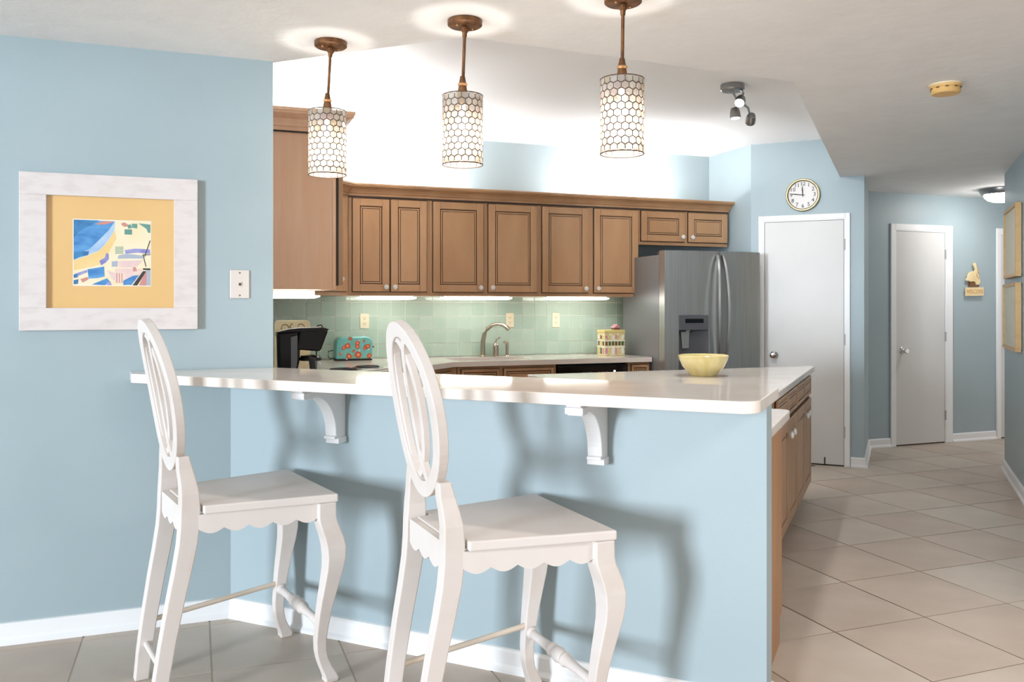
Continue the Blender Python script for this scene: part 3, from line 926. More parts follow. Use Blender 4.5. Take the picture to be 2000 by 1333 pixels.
patch([(360, 60), (520, 5), (690, 20), (560, 60), (430, 75)], 8, 6)
patch([(0, 560), (120, 540), (255, 530), (240, 600), (110, 630), (0, 680)], 2, 6)
patch([(0, 690), (240, 610), (420, 530), (520, 430), (620, 290), (690, 170), (720, 300), (600, 520), (540, 720), (300, 800), (0, 860)], 4, 4)
patch([(800, 40), (860, 20), (920, 60), (880, 100), (820, 80)], 8, 5)
patch([(900, 70), (960, 50), (1000, 110), (930, 130)], 5, 5)
patch([(980, 40), (1080, 40), (1080, 120), (1000, 110)], 5, 6)
patch([(860, 140), (990, 140), (990, 230), (860, 230)], 5, 5)
patch([(1100, 30), (1310, 45), (1310, 190), (1270, 190), (1240, 120)], 5, 5)
patch([(550, 550), (590, 580), (590, 660), (540, 720), (460, 770), (430, 690), (520, 640)], 6, 6)
patch([(230, 840), (510, 790), (520, 960), (400, 990), (250, 1000)], 1, 6)
patch([(20, 920), (220, 850), (230, 890), (60, 960)], 6, 6)
patch([(0, 930), (60, 920), (70, 980), (0, 990)], 2, 7)
patch([(0, 1030), (80, 1010), (70, 1090), (0, 1100)], 2, 7)
patch([(110, 1010), (230, 970), (250, 1010), (150, 1070)], 8, 6)
patch([(300, 1100), (560, 990), (620, 1060), (520, 1110)], 1, 6)
patch([(560, 1060), (620, 1050), (640, 1110), (560, 1110)], 6, 7)
for k in range(5):
    patch([(700, 450 + k * 26), (840, 440 + k * 26), (840, 452 + k * 26), (700, 462 + k * 26)], 5, 5)
patch([(860, 500), (1050, 470), (1300, 480), (1310, 560), (1100, 540), (880, 560)], 6, 6)
patch([(760, 590), (900, 560), (1180, 590), (1180, 640), (740, 650)], 9, 5)
patch([(640, 700), (740, 690), (740, 790), (640, 790)], 9, 6)
patch([(740, 690), (1180, 670), (1060, 800), (760, 800)], 7, 6)
patch([(700, 820), (1160, 820), (1160, 1060), (700, 1070)], 7, 5)
patch([(560, 850), (700, 900), (710, 1040), (640, 1000)], 7, 6)
for k in range(3):
    patch([(720 + k * 44, 900), (736 + k * 44, 900), (736 + k * 44, 1070), (720 + k * 44, 1070)], 8, 7)
patch([(840, 1030), (1010, 940), (1110, 930), (980, 1100), (840, 1105)], 1, 7)
patch([(1180, 860), (1240, 860), (1080, 1110), (1000, 1110)], 10, 7)
patch([(1210, 900), (1240, 870), (1240, 1110), (1110, 1110)], 8, 8)
patch([(1240, 840), (1310, 840), (1310, 1110), (1240, 1110)], 9, 7)
patch([(1180, 810), (1310, 810), (1310, 840), (1180, 840)], 10, 8)
patch([(1300, 320), (1312, 330), (1216, 610), (1204, 600)], 10, 8)
patch([(1170, 570), (1310, 565), (1310, 578), (1172, 584)], 10, 8)
patch([(1176, 580), (1190, 580), (1240, 780), (1226, 784)], 10, 8)
patch([(1000, 800), (1050, 790), (1080, 860), (1010, 870)], 8, 7)
pr.build('painting', pm, t)
MB().mbox(MPc, i0, i1, 0.0135, 0.0150, j0, j1).build('glass_pane', 'pane', t)

# shadow-box frames on the right wall
for (vn, vf, z0, z1, lab, mm) in ((6.864, 7.60, 1.545, 2.065, 'upper light maple box frame on the right wall', 'linen'), (6.864, 7.66, 1.012, 1.502, 'lower light maple box frame on the right wall', 'linen_grey')):
    t = thing('box_frame', lab, 'picture', (0.79, (vn + vf) / 2, z0), 'B', group='maple box frames')
    MR = lambda a, o, z: (0.79 - o, a, z)
    wf = 0.022
    for nm, q in (('frame_rail', (vn, vf, z1 - wf, z1)), ('frame_rail', (vn, vf, z0, z0 + wf)), ('frame_stile', (vn, vn + wf, z0 + wf, z1 - wf)), ('frame_stile', (vf - wf, vf, z0 + wf, z1 - wf))):
        MB().mbox(MR, q[0], q[1], 0.006, 0.044, q[2], q[3]).build(nm, 'maple_frame', t, bevel=0.0015, seg=1)
    MB().mbox(MR, vn + .02, vf - .02, 0.0, 0.030, z0 + .02, z1 - .02).build('backing', mm, t)
    MB().mbox(MR, vn + wf, vf - wf, 0.036, 0.038, z0 + wf, z1 - wf).build('glass_pane', 'pane', t)

# ------------------------------------------------------------------ clock
t = thing('wall_clock', 'round cream wall clock above the pantry door', 'clock', (-0.733, VP, 2.274), 'B')
R = 0.139
MC = lambda x, y, z: (-0.733 + x, VP - z, 2.274 + y)
MB().lathe([(R, 0), (R, 0.028), (R - .006, 0.036), (R - .014, 0.036), (R - .020, 0.028), (R - .020, 0.004), (R - .030, 0.004)], 48, MC, 0, False).build('rim', 'clock_rim', t, smooth=True)
MB().lathe([(R - .0145, 0.030), (R - .0145, 0.0365), (R - .021, 0.0335), (R - .0215, 0.012)], 48, MC, 0, False).build('inner_ring', 'clock_rim_in', t, smooth=True)
fc = MB().lathe([(R - .0195, 0.006), (R - .0195, 0.018)], 48, MC).build('dial', 'clock_face', t)
for hnum in range(1, 13):
    ang = PI / 2 - hnum * PI / 6
    vs, fs = text_mesh(str(hnum), 0.046)
    rx, ry = 0.094 * math.cos(ang), 0.094 * math.sin(ang)
    MB().add([MC(rx + v[0], ry + v[1], 0.0190 + v[2]) for v in vs], fs).build('numeral', 'ink', fc)
def hand(ang_deg, L, wd, nm, zz):
    a = math.radians(90 - ang_deg)
    c, s = math.cos(a), math.sin(a)
    pts = [(-.018, -wd * .5), (L * .6, -wd), (L, -wd * .25), (L, wd * .25), (L * .6, wd), (-.018, wd * .5)]
    MB().ext(pts, lambda p, q, k: MC(p * c - q * s, p * s + q * c, k), zz, zz + .0012).build(nm, 'ink', t)
hand(278, 0.104, 0.0042, 'minute_hand', 0.0215)
hand(356, 0.074, 0.0050, 'hour_hand', 0.0232)
hand(358, 0.100, 0.0012, 'second_hand', 0.0250)
MB().lathe([(0.006, .02), (.006, .027)], 12, MC).build('hub', 'ink', t)

# ------------------------------------------------------------------ pelican plaque
t = thing('pelican_plaque', 'wooden pelican figure above a lettered board on the hall wall', 'plaque', (7.22, YH, 1.43))
MW = lambda p, q, s: (p, YH - s, q)
MB().ext([(7.098, 1.432), (7.335, 1.437), (7.335, 1.522), (7.098, 1.516)], MW, 0.018, 0.030).build('sign_board', 'beige_wood', t, bevel=0.001, seg=1)
MB().box(7.13, 7.30, YH - 0.018, YH, 1.45, 1.50).build('standoff', 'brown_paint', t)
vs, fs = text_mesh('WELCOME', 0.050, 0.002)
sc_ = 0.215 / (max(v[0] for v in vs) - min(v[0] for v in vs))
MB().add([(7.216 + v[0] * sc_, YH - 0.0315 - v[2], 1.477 + v[1] * 1.15) for v in vs], fs).build('lettering', 'maple_frame', t)
k = 0.0735 / 210.0 * 1.05
def PL(pts):
    return [(7.098 + (x - 330) / 470.0 * 0.237, 1.522 + (860 - y) / 230.0 * 0.0815) for x, y in pts]
body = PL([(325, 655), (372, 612), (385, 530), (420, 462), (480, 428), (555, 415), (620, 440), (662, 520), (688, 610), (704, 700), (690, 765), (640, 798), (592, 788), (572, 722), (520, 700), (450, 716), (398, 684), (350, 694)])
MB().ext(body, MW, 0.018, 0.032).build('bird_body', 'beige_wood', t, bevel=0.001, seg=1)
MB().ext(PL([(560, 440), (572, 370), (548, 310), (528, 250), (532, 205), (556, 182), (584, 192), (596, 250), (606, 330), (622, 400), (634, 460)]), MW, 0.019, 0.034).build('neck', 'beige_wood', t, bevel=0.001, seg=1)
MB().ext(PL([(580, 196), (600, 240), (640, 330), (664, 420), (668, 470), (650, 450), (622, 370), (588, 262)]), MW, 0.022, 0.030).build('bill', 'maple_frame', t)
MB().ext(PL([(600, 470), (650, 560), (670, 640), (640, 610), (600, 560)]), MW, 0.032, 0.036).build('wing', 'maple_frame', t)
MB().ext(PL([(455, 720), (565, 700), (570, 800), (690, 800), (690, 850), (450, 850)]), MW, 0.0, 0.026).build('perch', 'brown_paint', t)

# ------------------------------------------------------------------ ceiling fixtures
def pendant(cx, cy, px, py, zs0, zs1, label):
    t = thing('pendant_lamp', label, 'lamp', (cx, cy, ZC), group='pendant lamps over the bar')
    Mc = lambda x, y, z: (cx + x, cy + y, z)
    MB().lathe([(0.063, ZC), (0.065, ZC - .004), (0.065, ZC - .018), (0.060, ZC - .022), (.012, ZC - .022)], 32, Mc).build('canopy', 'bronze', t, smooth=True)
    for s in (-1, 1):
        MB().lathe([(0.0045, ZC - .022), (.0045, ZC - .027), (.002, ZC - .029)], 8, lambda x, y, z: (cx + s * .034 + x, cy + s * .012 + y, z)).build('screw', 'brass_light', t)
    top, bot = Vector((cx, cy, ZC - .022)), Vector((px, py, zs1 + 0.012))
    def along(s):
        p = top.lerp(bot, s)
        return p
    MB().lathe([(0.008, 0), (0.015, -.006), (0.016, -.016), (.010, -.024)], 14, lambda x, y, z: (cx + x, cy + y, ZC - .022 + z)).build('swivel', 'bronze', t, smooth=True)
    MB().tube([along(0.04), along(.16)], [.0105, .0085], 12).build('collar', 'bronze', t, smooth=True)
    MB().tube([along(0.1), along(.9)], .0062, 10).build('stem', 'bronze', t, smooth=True)
    Ms = lambda x, y, z: (px + x, py + y, z)
    MB().lathe([(.009, zs1 + .072), (.010, zs1 + .066), (.014, zs1 + .046), (.0145, zs1 + .044)], 16, Ms).build('socket_cap', 'bronze', t, smooth=True)
    MB().lathe([(.015, zs1 + .046), (.0185, zs1 + .043), (.0185, zs1 + .039), (.015, zs1 + .036)], 16, Ms).build('ring', 'brass_light', t, smooth=True)
    MB().lathe([(.0145, zs1 + .037), (.0205, zs1 + .002), (.0205, zs1 - .03), (.012, zs1 - .034)], 16, Ms).build('socket', 'bronze', t, smooth=True)
    Rr = 0.0755
    H = zs1 - zs0
    sh = MB()
    sh.tube([(px + Rr * math.cos(2 * PI * i / 40), py + Rr * math.sin(2 * PI * i / 40), zs0 + .002) for i in range(40)], .0022, 6, 0, True)
    sh.tube([(px + Rr * math.cos(2 * PI * i / 40), py + Rr * math.sin(2 * PI * i / 40), zs1 - .002) for i in range(40)], .0020, 6, 0, True)
    for a in (0, 2 * PI / 3, 4 * PI / 3):
        sh.tube([(px, py, zs1 - .004), (px + Rr * math.cos(a), py + Rr * math.sin(a), zs1 - .002)], .0018, 6)
    ncol, nrow = 18, 11
    sp = 2 * PI / ncol
    rh = H / (nrow + 0.25)
    cw = Rr * sp
    # solder lines between shell discs (hexagonal cells)
    def P(th, z, r=Rr):
        return (px + r * math.cos(th), py + r * math.sin(th), z)
    lw, lt = 0.0017, 0.0009
    hx = sp / 2
    for j in range(nrow):
        z = zs0 + rh * (j + 0.62)
        for i in range(ncol):
            th = sp * (i + (0.5 if j % 2 else 0))
            top_z, sh_z, lo_z = z + rh * .66, z + rh * .34, z - rh * .34
            segs = [((th - hx, lo_z), (th - hx, sh_z)), ((th - hx, sh_z), (th, top_z)), ((th, top_z), (th + hx, sh_z))]
            if j == 0:
                segs = segs[:]
            for (ta, za), (tb, zb) in segs:
                if max(za, zb) > zs1 + 1e-4:
                    continue
                d = Vector((0, 0, 0))
                L = math.hypot((tb - ta) * Rr, zb - za)
                nxx, nz = -(zb - za) / L * lw / Rr, (tb - ta) * Rr / L * lw
                q = [(ta + nxx, za + nz), (tb + nxx, zb + nz), (tb - nxx, zb - nz), (ta - nxx, za - nz)]
                vs = [P(a, b, Rr - lt) for a, b in q] + [P(a, b, Rr + lt) for a, b in q]
                sh.add(vs, [(0, 1, 2, 3), (4, 7, 6, 5), (0, 4, 5, 1), (1, 5, 6, 2), (2, 6, 7, 3), (3, 7, 4, 0)])
    frame_o = sh.build('shade_wire', 'wire_dark', t)
    # one disc mesh per tint, shared by all copies
    for j in range(nrow):
        z = zs0 + rh * (j + 0.62)
        for i in range(ncol):
            th = sp * (i + (0.5 if j % 2 else 0))
            me = DISC[random.choice((0, 0, 0, 1, 2))]
            o = bpy.data.objects.new('shell_disc', me)
            COL.objects.link(o)
            o.parent = frame_o
            o.location = (px + Rr * math.cos(th) - cx, py + Rr * math.sin(th) - cy, z - ZC)
            o.rotation_euler = (0, 0, th)
    MB().lathe([(.009, zs1 - .033), (.012, zs1 - .060), (.021, zs1 - .085), (.024, zs1 - .100), (.021, zs1 - .115), (.010, zs1 - .125), (.003, zs1 - .126)], 18, Ms).build('bulb', 'bulb_glow', t, smooth=True)
    point_light('pendant_bulb', (px - cx, py - cy, zs1 - .160 - ZC), PEND_W, 0.03, (1.0, 0.94, 0.87), t)
    return t
PEND_W = 9.0
DISC = []
_rh = 0.262 / 11.25
_cw = 0.0755 * 2 * PI / 18
for mm in ('shell', 'shell_warm', 'shell_rose'):
    d = MB()
    hw, hh = _cw / 2 - .0008, _rh
    pts = [(-hw, -.33 * hh), (0, -.63 * hh), (hw, -.33 * hh), (hw, .33 * hh), (0, .63 * hh), (-hw, .33 * hh)]
    d.add([(0.0, p, q) for p, q in pts], [(0, 1, 2, 3, 4, 5)])
    o = d.build('shell_disc', mm, None, org=(0, 0, 0))
    DISC.append(o.data)
    bpy.data.objects.remove(o)
def at_depth(px, d):
    th = math.radians(69.5)
    lat = (px - 1000) / 1655.0 * d
    return (math.cos(th) * d + math.sin(th) * lat, math.sin(th) * d - math.cos(th) * lat)
pendant(0.515, 3.478, *at_depth(639.5, 3.44), 1.868, 2.130, 'capiz shell pendant lamp farthest left, in front of the tall cabinet')
pendant(0.948, 3.04, *at_depth(903.5, 3.18), 1.866, 2.128, 'middle capiz shell pendant lamp over the bar')
pendant(1.391, 2.62, *at_depth(1215, 2.95), 1.866, 2.128, 'capiz shell pendant lamp farthest right over the bar')

# three-head spot fixture on the raised ceiling
t = thing('spot_fixture', 'three-head brushed metal spotlight on the raised kitchen ceiling', 'light', (3.19, 4.53, ZK))
sx, sy = 3.175, 4.52
MB().lathe([(0.072, ZK), (0.075, ZK - .006), (.075, ZK - .034), (.066, ZK - .042), (.01, ZK - .043)], 28, lambda x, y, z: (sx + x, sy + y, z)).build('canopy', 'satin_metal', t, smooth=True)
def spot_head(joint, pos, aim, glow=True):
    J, Pp, A = Vector(joint), Vector(pos), Vector(aim).normalized()
    mid = (J + Pp) / 2 + Vector((0.015, -0.015, 0.012))
    MB().tube([J, (J + mid) / 2 + Vector((0, 0, .004)), mid, Pp], [.007, .0075, .007, .006], 8).build('arm', 'satin_metal', t, smooth=True)
    up = Vector((0, 0, 1)) if abs(A.z) < .9 else Vector((1, 0, 0))
    e1 = A.cross(up).normalized(); e2 = A.cross(e1)
    Mh = lambda x, y, z: tuple(Pp + e1 * x + e2 * y + A * z)
    h = MB().lathe([(0.010, -.034), (.024, -.030), (.031, -.008), (.034, .022), (.033, .036), (.029, .036), (.028, .028)], 22, Mh).build('head', 'satin_metal', t, smooth=True)
    MB().lathe([(0.0285, .029), (.0285, .033)], 20, Mh).build('lens', 'spot_glow', h)
    l = bpy.data.lights.new('spot_bulb', 'SPOT')
    l.energy = 42
    l.spot_size = math.radians(95)
    l.spot_blend = 0.6
    l.shadow_soft_size = 0.03
    o = bpy.data.objects.new('spot_bulb', l)
    COL.objects.link(o)
    loc = Pp + A * 0.05
    o.location = (loc.x - 3.19, loc.y - 4.53, loc.z - ZK)
    o.rotation_euler = A.to_track_quat('-Z', 'Y').to_euler()
    o.parent = t
spot_head((sx + .03, sy - .03, ZK - .04), (sx + .035, sy - .035, ZK - .105), (-0.55, -0.45, -0.62))
spot_head((sx + .01, sy + .02, ZK - .04), (sx + .04, sy + .03, ZK - .170), (0.0, -0.12, -1))
spot_head((sx + .06, sy + .02, ZK - .10), (sx + .135, sy - .005, ZK - .205), (0.42, 0.78, -0.42))

# smoke detector
t = thing('smoke_detector', 'yellowed round smoke detector on the ceiling', 'smoke detector', (3.401, 3.105, ZC))
Ms = lambda x, y, z: (3.401 + x, 3.105 + y, z)
MB().lathe([(0.074, ZC), (.074, ZC - .006), (.070, ZC - .009)], 36, Ms).build('base', 'smoke_base', t, smooth=True)
MB().lathe([(0.070, ZC - .008), (.070, ZC - .018), (.064, ZC - .020), (.066, ZC - .040), (.060, ZC - .047), (.02, ZC - .049)], 36, Ms).build('cover', 'smoke_yellow', t, smooth=True)
for k in range(10):
    a = 2 * PI * k / 10 + .2
    MB().mbox(lambda p, q, r: (3.401 + .066 * math.cos(a) - q * math.sin(a) + p * math.cos(a), 3.105 + .066 * math.sin(a) + q * math.cos(a) + p * math.sin(a), r), -.001, .003, -.007, .007, ZC - .024, ZC - .021).build('vent_slot', 'slot', t)

# flush hall light
hx_, hy_ = 6.94, 5.71
t = thing('ceiling_light', 'glowing frosted dome ceiling light in the hall', 'light', (hx_, hy_, ZC))
Mh = lambda x, y, z: (hx_ + x, hy_ + y, z)
MB().lathe([(0.190, ZC), (.192, ZC - .010), (.170, ZC - .052), (.150, ZC - .056)], 40, Mh).build('pan', 'satin_metal', t, smooth=True)
MB().lathe([(0.152, ZC - .054), (.146, ZC - .075), (.120, ZC - .100), (.075, ZC - .118), (.01, ZC - .124)], 40, Mh).build('dome', 'dome_glow', t, smooth=True)

# ------------------------------------------------------------------ counter-top things
t = thing('stone_bowl', 'yellow onyx bowl on the peninsula worktop', 'bowl', (2.895, 4.42, 0.914))
Mb = lambda x, y, z: (2.895 + x, 4.42 + y, 0.9142 + z)
MB().lathe([(0.075, 0), (.080, .004), (.095, .020), (.125, .055), (.146, .098), (.152, .122), (.148, .125), (.143, .122), (.134, .095), (.112, .055), (.080, .026), (.03, .020)], 48, Mb).build('bowl', 'onyx', t, smooth=True)

# toaster
t = thing('toaster', 'teal toaster with red flowers on the back worktop', 'toaster', (1.155, 6.60, 0.914))
tx0, tx1 = 1.010, 1.290
prof = arc(tx1 - .05, 0.914 + .135, .05, 0, 90, 7) + arc(tx0 + .045, 0.914 + .135, .045, 90, 180, 7) + [(tx0 - .006, 0.928), (tx1 + .002, 0.928)]
MB().ext(prof, lambda p, q, s: (p, s, q), 6.53, 6.68).build('body', 'teal', t, bevel=0.012, seg=3)
MB().box(tx0, tx1 - .005, 6.535, 6.675, 0.9155, 0.928).build('base', 'black_matte', t)
fl_ = [(-.055, .008, .024), (-.085, -.008, .017), (.022, .028, .020), (.020, .0, .018), (.100, .002, .022), (.078, -.012, .016), (.026, -.062, .030), (-.045, -.072, .024), (.112, -.072, .022), (-.035, .062, .016), (-.008, -.034, .012), (.068, .044, .010), (-.112, -.052, .012)]
for (fx, fz, fr) in fl_:
    Mf = lambda x, y, z: (1.150 + fx + x, 6.5295 - z, 1.022 + fz + y)
    o = MB().lathe([(fr * (.86), -.0006), (fr * .86, .0006)], 11, Mf, 0)
    o.lathe([(fr * .45, .0006), (fr * .45, .0011)], 9, Mf, 1)
    for kx in range(3):
        a = kx * 2.1 + fx * 50
        o.lathe([(fr * .3, -.0006), (fr * .3, .0004)], 7, lambda x, y, z: Mf(fr * 1.1 * math.cos(a) + x, fr * 1.1 * math.sin(a) + y, z), 2 if kx else 3)
    o.build('flower_print', ['flower_red', 'flower_orange', 'flower_leaf', 'flower_white'], t)
MB().box(tx1 - .004, tx1 + .022, 6.59, 6.62, 1.010, 1.022).build('lever', 'black_matte', t, bevel=.003)
MB().lathe([(.010, 0), (.010, .012)], 12, lambda x, y, z: (tx1 - .002 + z, 6.605 + x, .965 + y)).build('dial', 'trim_white', t)
MB().tube([(tx0, 6.64, .935), (tx0 - .03, 6.63, .925), (tx0 - .05, 6.62, .945), (tx0 - .045, 6.63, .985), (tx0 - .01, 6.66, .990), (tx0 + .01, 6.685, .985)], .0035, 6).build('cord', 'black_matte', t, smooth=True)

# coffee maker on the worktop behind the bar
ccx, ccy = at_depth(588, 4.12)
t = thing('coffee_maker', 'black drip coffee maker with glass carafe behind the bar by the wall', 'coffee maker', (ccx, ccy, 0.914), rz=math.radians(-4))
C = lambda a, b, c: (ccx + a, ccy + b, 0.914 + c)
MB().mbox(C, -.118, .115, -.085, .085, .0005, .035).build('base', 'black_gloss', t, bevel=.01, seg=3)
MB().ext([(-.110, .03), (-.022, .03), (-.022, .10), (-.010, .155), (-.006, .215), (-.014, .305), (-.116, .298)], lambda p, q, s: C(p, s, q), -.075, .075).build('water_tank', 'black_gloss', t, bevel=.016, seg=3)
MB().ext([(-.046, .05), (-.034, .05), (-.020, .17), (-.020, .283), (-.050, .275), (-.050, .12)], lambda p, q, s: C(p, s, q), -.0775, -.0745).build('gauge_window', 'grey_plastic', t)
MB().ext([(-.030, .215), (.088, .205), (.122, .298), (.124, .312), (-.010, .310)], lambda p, q, s: C(p, s, q), -.078, .078).build('brew_head', 'black_gloss', t, bevel=.018, seg=3)
MB().ext([(-.118, .299), (-.06, .312), (-.005, .318), (.10, .320), (.127, .312), (.127, .308), (-.118, .294)], lambda p, q, s: C(p, s, q), -.076, .076).build('lid', 'black_gloss', t, bevel=.003)
Mca = lambda x, y, z: C(.045 + x, y, z)
ca = MB().lathe([(.058, .036), (.066, .05), (.070, .085), (.064, .125), (.050, .160), (.050, .168)], 24, Mca, 0, False).build('carafe', 'carafe_glass', t, smooth=True)
MB().lathe([(.052, .158), (.053, .163), (.053, .172), (.050, .174)], 24, Mca).build('carafe_band', 'black_matte', ca, smooth=True)
MB().lathe([(.050, .174), (.046, .182), (.012, .186)], 24, Mca).build('carafe_lid', 'black_gloss', ca, smooth=True)
MB().lathe([(.056, .037), (.064, .05), (.0675, .07), (.02, .0705)], 24, Mca).build('coffee', 'coffee', ca, smooth=True)
MB().ext([(.030, .182), (.062, .176), (.066, .10), (.066, .045), (.040, .045), (.036, .13)], lambda p, q, s: C(p, s, q), -.105, -.078).build('carafe_handle', 'black_matte', ca, bevel=.006)

# decorated cream platter on an iron easel, behind the coffee maker
pcx, pcy = at_depth(571, 4.62)
t = thing('platter', 'cream ceramic platter with brown scrolls behind the coffee maker', 'platter', (pcx, pcy, 0.914), rz=math.radians(-6))
D = lambda a, b, c: (pcx + a, pcy + b, 0.914 + c)
def rrect(w_, h_, r):
    return arc(w_ - r, h_ - r, r, 0, 90, 5) + arc(-w_ + r, h_ - r, r, 90, 180, 5) + arc(-w_ + r, -h_ + r, r, 180, 270, 5) + arc(w_ - r, -h_ + r, r, 270, 360, 5)
lean = lambda p, q, s: D(p, s + (q) * .14, .178 + q)
MB().ext(rrect(.095, .166, .02), lean, 0, .012).build('dish', 'cream_ceramic', t, bevel=.004)
sc = MB()
for (ox, oz, rr, s0, s1) in ((.045, .125, .022, -60, 200), (.005, .13, .018, 100, 330), (-.04, .12, .025, -30, 190), (.07, .10, .016, 20, 240), (.0, .07, .03, -90, 180), (-.07, .09, .02, 90, 300)):
    sc.tube([lean(ox + rr * math.cos(math.radians(a)) * (1 - .3 * i / 9), oz + rr * math.sin(math.radians(a)), -.002) for i, a in enumerate([s0 + (s1 - s0) * k / 9 for k in range(10)])], .0022, 5)
sc.build('scroll_decor', 'brown_paint', t)
t = thing('iron_easel', 'black wrought iron scroll stand beside the cream platter', 'stand', (pcx, pcy, 0.914), rz=math.radians(-6))
es = MB()
es.tube([D(.13, .02, 0.004), D(.128, .02, .18), D(.12, .02, .29), D(.135, .02, .315), D(.155, .02, .318), D(.162, .02, .305)], .004, 6)
es.tube([D(.13, .02, .004), D(.16, -.05, .004), D(.165, -.06, .012)], .004, 6)
es.tube([D(.13, .02, .004), D(.10, .08, .004)], .004, 6)
es.tube([D(.120, .02, .29), D(.105, .02, .30), D(.108, .02, .28)], .004, 6)
es.build('scroll_rod', 'black_matte', t, smooth=True)

# cooktop in the diagonal corner
uo, vo = -3.25, 4.66
t = thing('cooktop', 'two-coil burner cooktop in the corner worktop behind the bar', 'cooktop', (uo, vo, 0.914), 'B')
MB().box(uo - .14, uo + .14, vo - .27, vo + .27, 0.9143, 0.920).build('plate', 'steel', t, bevel=.004)
for (du, dv, rr) in ((.0, -.14, .095), (.0, .13, .085)):
    Mu = lambda x, y, z: (uo + du + x, vo + dv + y, .920 + z)
    b = MB().lathe([(rr + .02, 0), (rr + .02, .004), (rr + .008, .004), (rr * .6, .001)], 24, Mu).build('drip_pan', 'chrome', t, smooth=True)
    MB().tube([Mu((.018 + (rr - .018) * i / 60) * math.cos(i * .42), (.018 + (rr - .018) * i / 60) * math.sin(i * .42), .010) for i in range(61)], .005, 6).build('coil', 'black_matte', b, smooth=True)

# house-shaped tin by the refrigerator
hx0, hx1, hy0, hy1 = 3.235, 3.425, 6.42, 6.56
t = thing('house_tin', 'decorated house-shaped tin on the worktop beside the refrigerator', 'canister', ((hx0 + hx1) / 2, 6.49, 0.914))
MB().box(hx0, hx1, hy0, hy1, 0.9142, 1.118).build('body', 'tin_cream', t, bevel=.003)
MB().box(hx0 - .003, hx1 + .003, hy0 - .003, hy1 + .003, 1.105, 1.132).build('lid', 'tin_yellow', t, bevel=.004)
kb = MB().ext([(3.345, 1.132), (3.405, 1.132), (3.40, 1.155), (3.385, 1.168), (3.36, 1.168), (3.35, 1.15)], lambda p, q, s: (p, s, q), 6.46, 6.52).build('finial', 'tin_brown', t, bevel=.004)
MB().ext([(3.342, 1.150), (3.408, 1.150), (3.375, 1.178)], lambda p, q, s: (p, s, q), 6.456, 6.524).build('finial_roof', 'tin_pink', kb)
rows = [(0.93, .05), (1.0, .035), (1.055, .03)]
cols = ['tin_pink', 'tin_green', 'tin_yellow', 'tin_brown', 'flower_white', 'tin_green']
for ri, (zz, hh) in enumerate(rows):
    for kx in range(6):
        xx = hx0 + .006 + kx * .0305
        MB().box(xx, xx + .022, hy0 - .0012, hy0, zz, zz + hh).build('window_print', cols[(kx * 2 + ri * 3) % 6], t)
    for ky in range(3):
        yy = hy0 + .01 + ky * .042
        MB().box(hx0 - .0012, hx0, yy, yy + .03, zz, zz + hh).build('window_print', cols[(ky + ri) % 6], t)
MB().box(hx0 - .002, hx1 + .002, hy0 - .002, hy1 + .002, 1.036, 1.044).build('cornice', 'flower_white', t)
MB().box(hx0 - .002, hx1 + .002, hy0 - .002, hy1 + .002, 0.984, 0.992).build('cornice', 'flower_white', t)

# ================================================================== COUNTER STOOLS
def scallop(w0, w1, n, zt, zl, dep):
    pts = [(w0, zt)]
    L = (w1 - w0) / n
    low = []
    for i in range(n):
        for k in range(0, 9):
            s = k / 8
            low.append((w0 + L * (i + s), zl - dep * math.sin(PI * s)))
    pts += low
    pts += [(w1, zt)]
    return pts

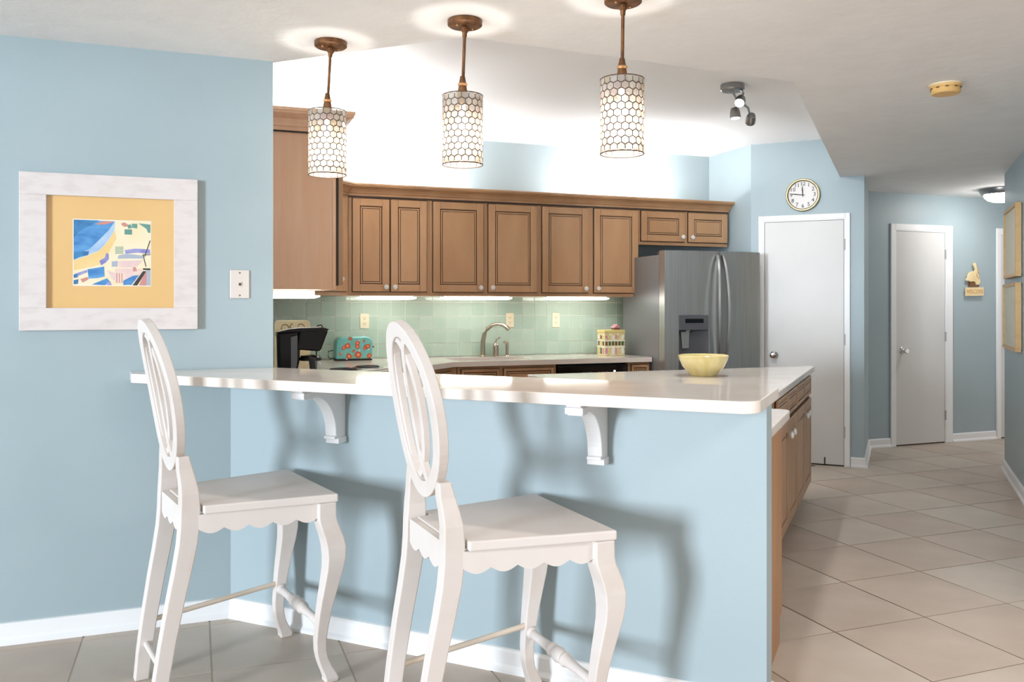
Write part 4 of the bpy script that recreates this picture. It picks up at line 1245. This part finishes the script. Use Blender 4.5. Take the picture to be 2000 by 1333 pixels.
def make_stool(loc, rz, label):
    t = bpy.data.objects.new('counter_stool', None)
    COL.objects.link(t)
    t.location = loc
    t.rotation_euler = (0, 0, rz)
    ORG[t.name] = (0, 0, 0)
    tag(t, label, 'stool', 'white oval-back counter stools')
    W = 'stool_white'
    ZS = 0.670
    hf, hr, xf, xr = 0.275, 0.195, 0.235, -0.235
    # seat
    MB().prism([(xf, -hf), (xf, hf), (xr + .024, hr + .008), (xr + .024, .140), (xr - .018, .138), (xr - .018, -.138), (xr + .024, -.140), (xr + .024, -hr - .008)], ZS - .030, ZS).build('seat', W, t, bevel=0.006, seg=3)
    # aprons with scalloped lower edges
    zt, zl = ZS - .0302, 0.590
    Mfr = lambda p, q, s: (s, p, q)
    MB().ext(scallop(-.205, .205, 5, zt, zl, .016), Mfr, 0.195, 0.215).build('apron', W, t)
    MB().ext(scallop(-.135, .135, 3, ZS - .004, zl + .004, .016), Mfr, xr - .042, xr - .020).build('apron', W, t)
    for s in (-1, 1):
        p0, p1 = Vector((xr + .012, s * (hr - .012))), Vector((0.175, s * (hf - .036)))
        dd = (p1 - p0).normalized()
        L = (p1 - p0).length
        nn = Vector((-dd.y, dd.x)) * s
        Msd = lambda p, q, k: (p0.x + dd.x * p + nn.x * k, p0.y + dd.y * p + nn.y * k, q)
        MB().ext(scallop(0, L, 5, zt, zl, .016), Msd, -.010, .010).build('apron', W, t)
        # cabriole front leg
        prof = [(0.640, 0.000, .0320), (0.590, 0.000, .0325), (0.570, 0.003, .0330), (0.545, 0.011, .0345), (0.515, 0.021, .0355), (0.480, 0.028, .0355), (0.440, 0.029, .0335), (0.400, 0.025, .0310), (0.350, 0.015, .0280), (0.300, 0.005, .0255), (0.250, -0.004, .0230), (0.200, -0.011, .0210), (0.150, -0.016, .0195), (0.110, -0.015, .0190), (0.080, -0.009, .0192), (0.055, 0.000, .0205), (0.032, 0.011, .0225), (0.014, 0.018, .0240), (0.0, 0.016, .0225)]
        secs = []
        for z, o_, h in prof:
            cx_, cy_ = 0.198 + o_, s * (0.238 + o_ * .4)
            secs.append([(cx_ - h, cy_ - h, z), (cx_ + h, cy_ - h, z), (cx_ + h, cy_ + h, z), (cx_ - h, cy_ + h, z)])
        MB().loft(secs).build('front_leg', W, t, bevel=0.004, seg=2, smooth=False)
        # rear leg and stile in one piece
        prof = [(0.0, -.346, .141, .024, .019), (0.10, -.335, .146, .025, .020), (0.22, -.317, .152, .026, .021), (0.36, -.292, .159, .028, .022), (0.46, -.272, .163, .0295, .023), (0.54, -.258, .166, .031, .0235), (0.60, -.252, .168, .032, .0235), (0.66, -.250, .168, .032, .0235), (0.71, -.250, .164, .030, .0235), (0.75, -.2535, .152, .027, .0225), (0.79, -.259, .137, .024, .022), (0.832, -.264, .130, .019, .021)]
        secs = []
        for z, x, y, hx, hy in prof:
            secs.append([(x - hx, s * y - hy, z), (x + hx, s * y - hy, z), (x + hx, s * y + hy, z), (x - hx, s * y + hy, z)])
        MB().loft(secs).build('rear_leg', W, t, bevel=0.004, seg=2)
        if s > 0:
            MB().tube([(-.318, s * .152, .200), (0.186, s * .228, .225)], .0095, 10).build('side_stretcher', 'rod_wood', t, smooth=True)
    MB().tube([(-.330, -.148, .125), (-.330, .148, .125)], .0105, 10).build('rear_stretcher', W, t, smooth=True)
    pr_ = [(-.228, .012), (-.212, .013), (-.206, .020), (-.198, .020), (-.193, .013), (-.185, .016), (-.13, .0145), (-.06, .018), (-.045, .024), (-.03, .018), (-.022, .022), (0, .026), (.022, .022), (.03, .018), (.045, .024), (.06, .018), (.13, .0145), (.185, .016), (.193, .013), (.198, .020), (.206, .020), (.212, .013), (.228, .012)]
    MB().lathe([(r, q) for q, r in pr_], 14, lambda x, y, z: (0.186 + x, z, .205 + y)).build('footrest', W, t, smooth=True)
    # oval back, leaning backward
    base = Vector((-.258, 0, .768)); top = Vector((-.352, 0, 1.296))
    upv = (top - base); Hh = upv.length / 2; upv.normalize()
    cen = (base + top) / 2
    nb = Vector((0, 1, 0)).cross(upv).normalized()      # thickness direction
    def BP_(y, h, k):
        bow = 0.018 * (h / Hh) ** 2 - 0.009               # slight curve of the back
        return tuple(cen + Vector((0, y, 0)) + upv * h + nb * (k + bow * -1.0))
    def oval_ring(cy, a, b, wd, th, n=56, name='back_oval', k0=0.0, bev=0.003):
        secs = []
        for i in range(n):
            an = 2 * PI * i / n
            co, si = math.cos(an), math.sin(an)
            # outward normal of the ellipse
            nx, nz = co / a, si / b
            l_ = math.hypot(nx, nz); nx /= l_; nz /= l_
            py_o, pz_o = cy + a * co, b * si
            py_i, pz_i = py_o - nx * wd, pz_o - nz * wd
            secs.append([BP_(py_o, pz_o, k0 - th), BP_(py_o, pz_o, k0 + th), BP_(py_i, pz_i, k0 + th), BP_(py_i, pz_i, k0 - th)])
        return MB().loft(secs, closed=True).build(name, W, t, bevel=bev, seg=2)
    oval_ring(0, .200, Hh, .048, .0155)
    ai = .200 - .043
    oval_ring(-ai * .36, ai * .66, Hh - .043, .024, .0105, name='back_splat', k0=-.002, bev=.002)
    oval_ring(ai * .36, ai * .66, Hh - .043, .024, .0105, name='back_splat', k0=.0025, bev=.002)
    return t
make_stool((0.187, 3.255, 0), math.radians(13), 'white distressed oval-back counter stool on the left, nearer the picture')
make_stool((0.922, 2.509, 0), math.radians(4.5), 'white distressed oval-back counter stool in front, at the middle of the bar')
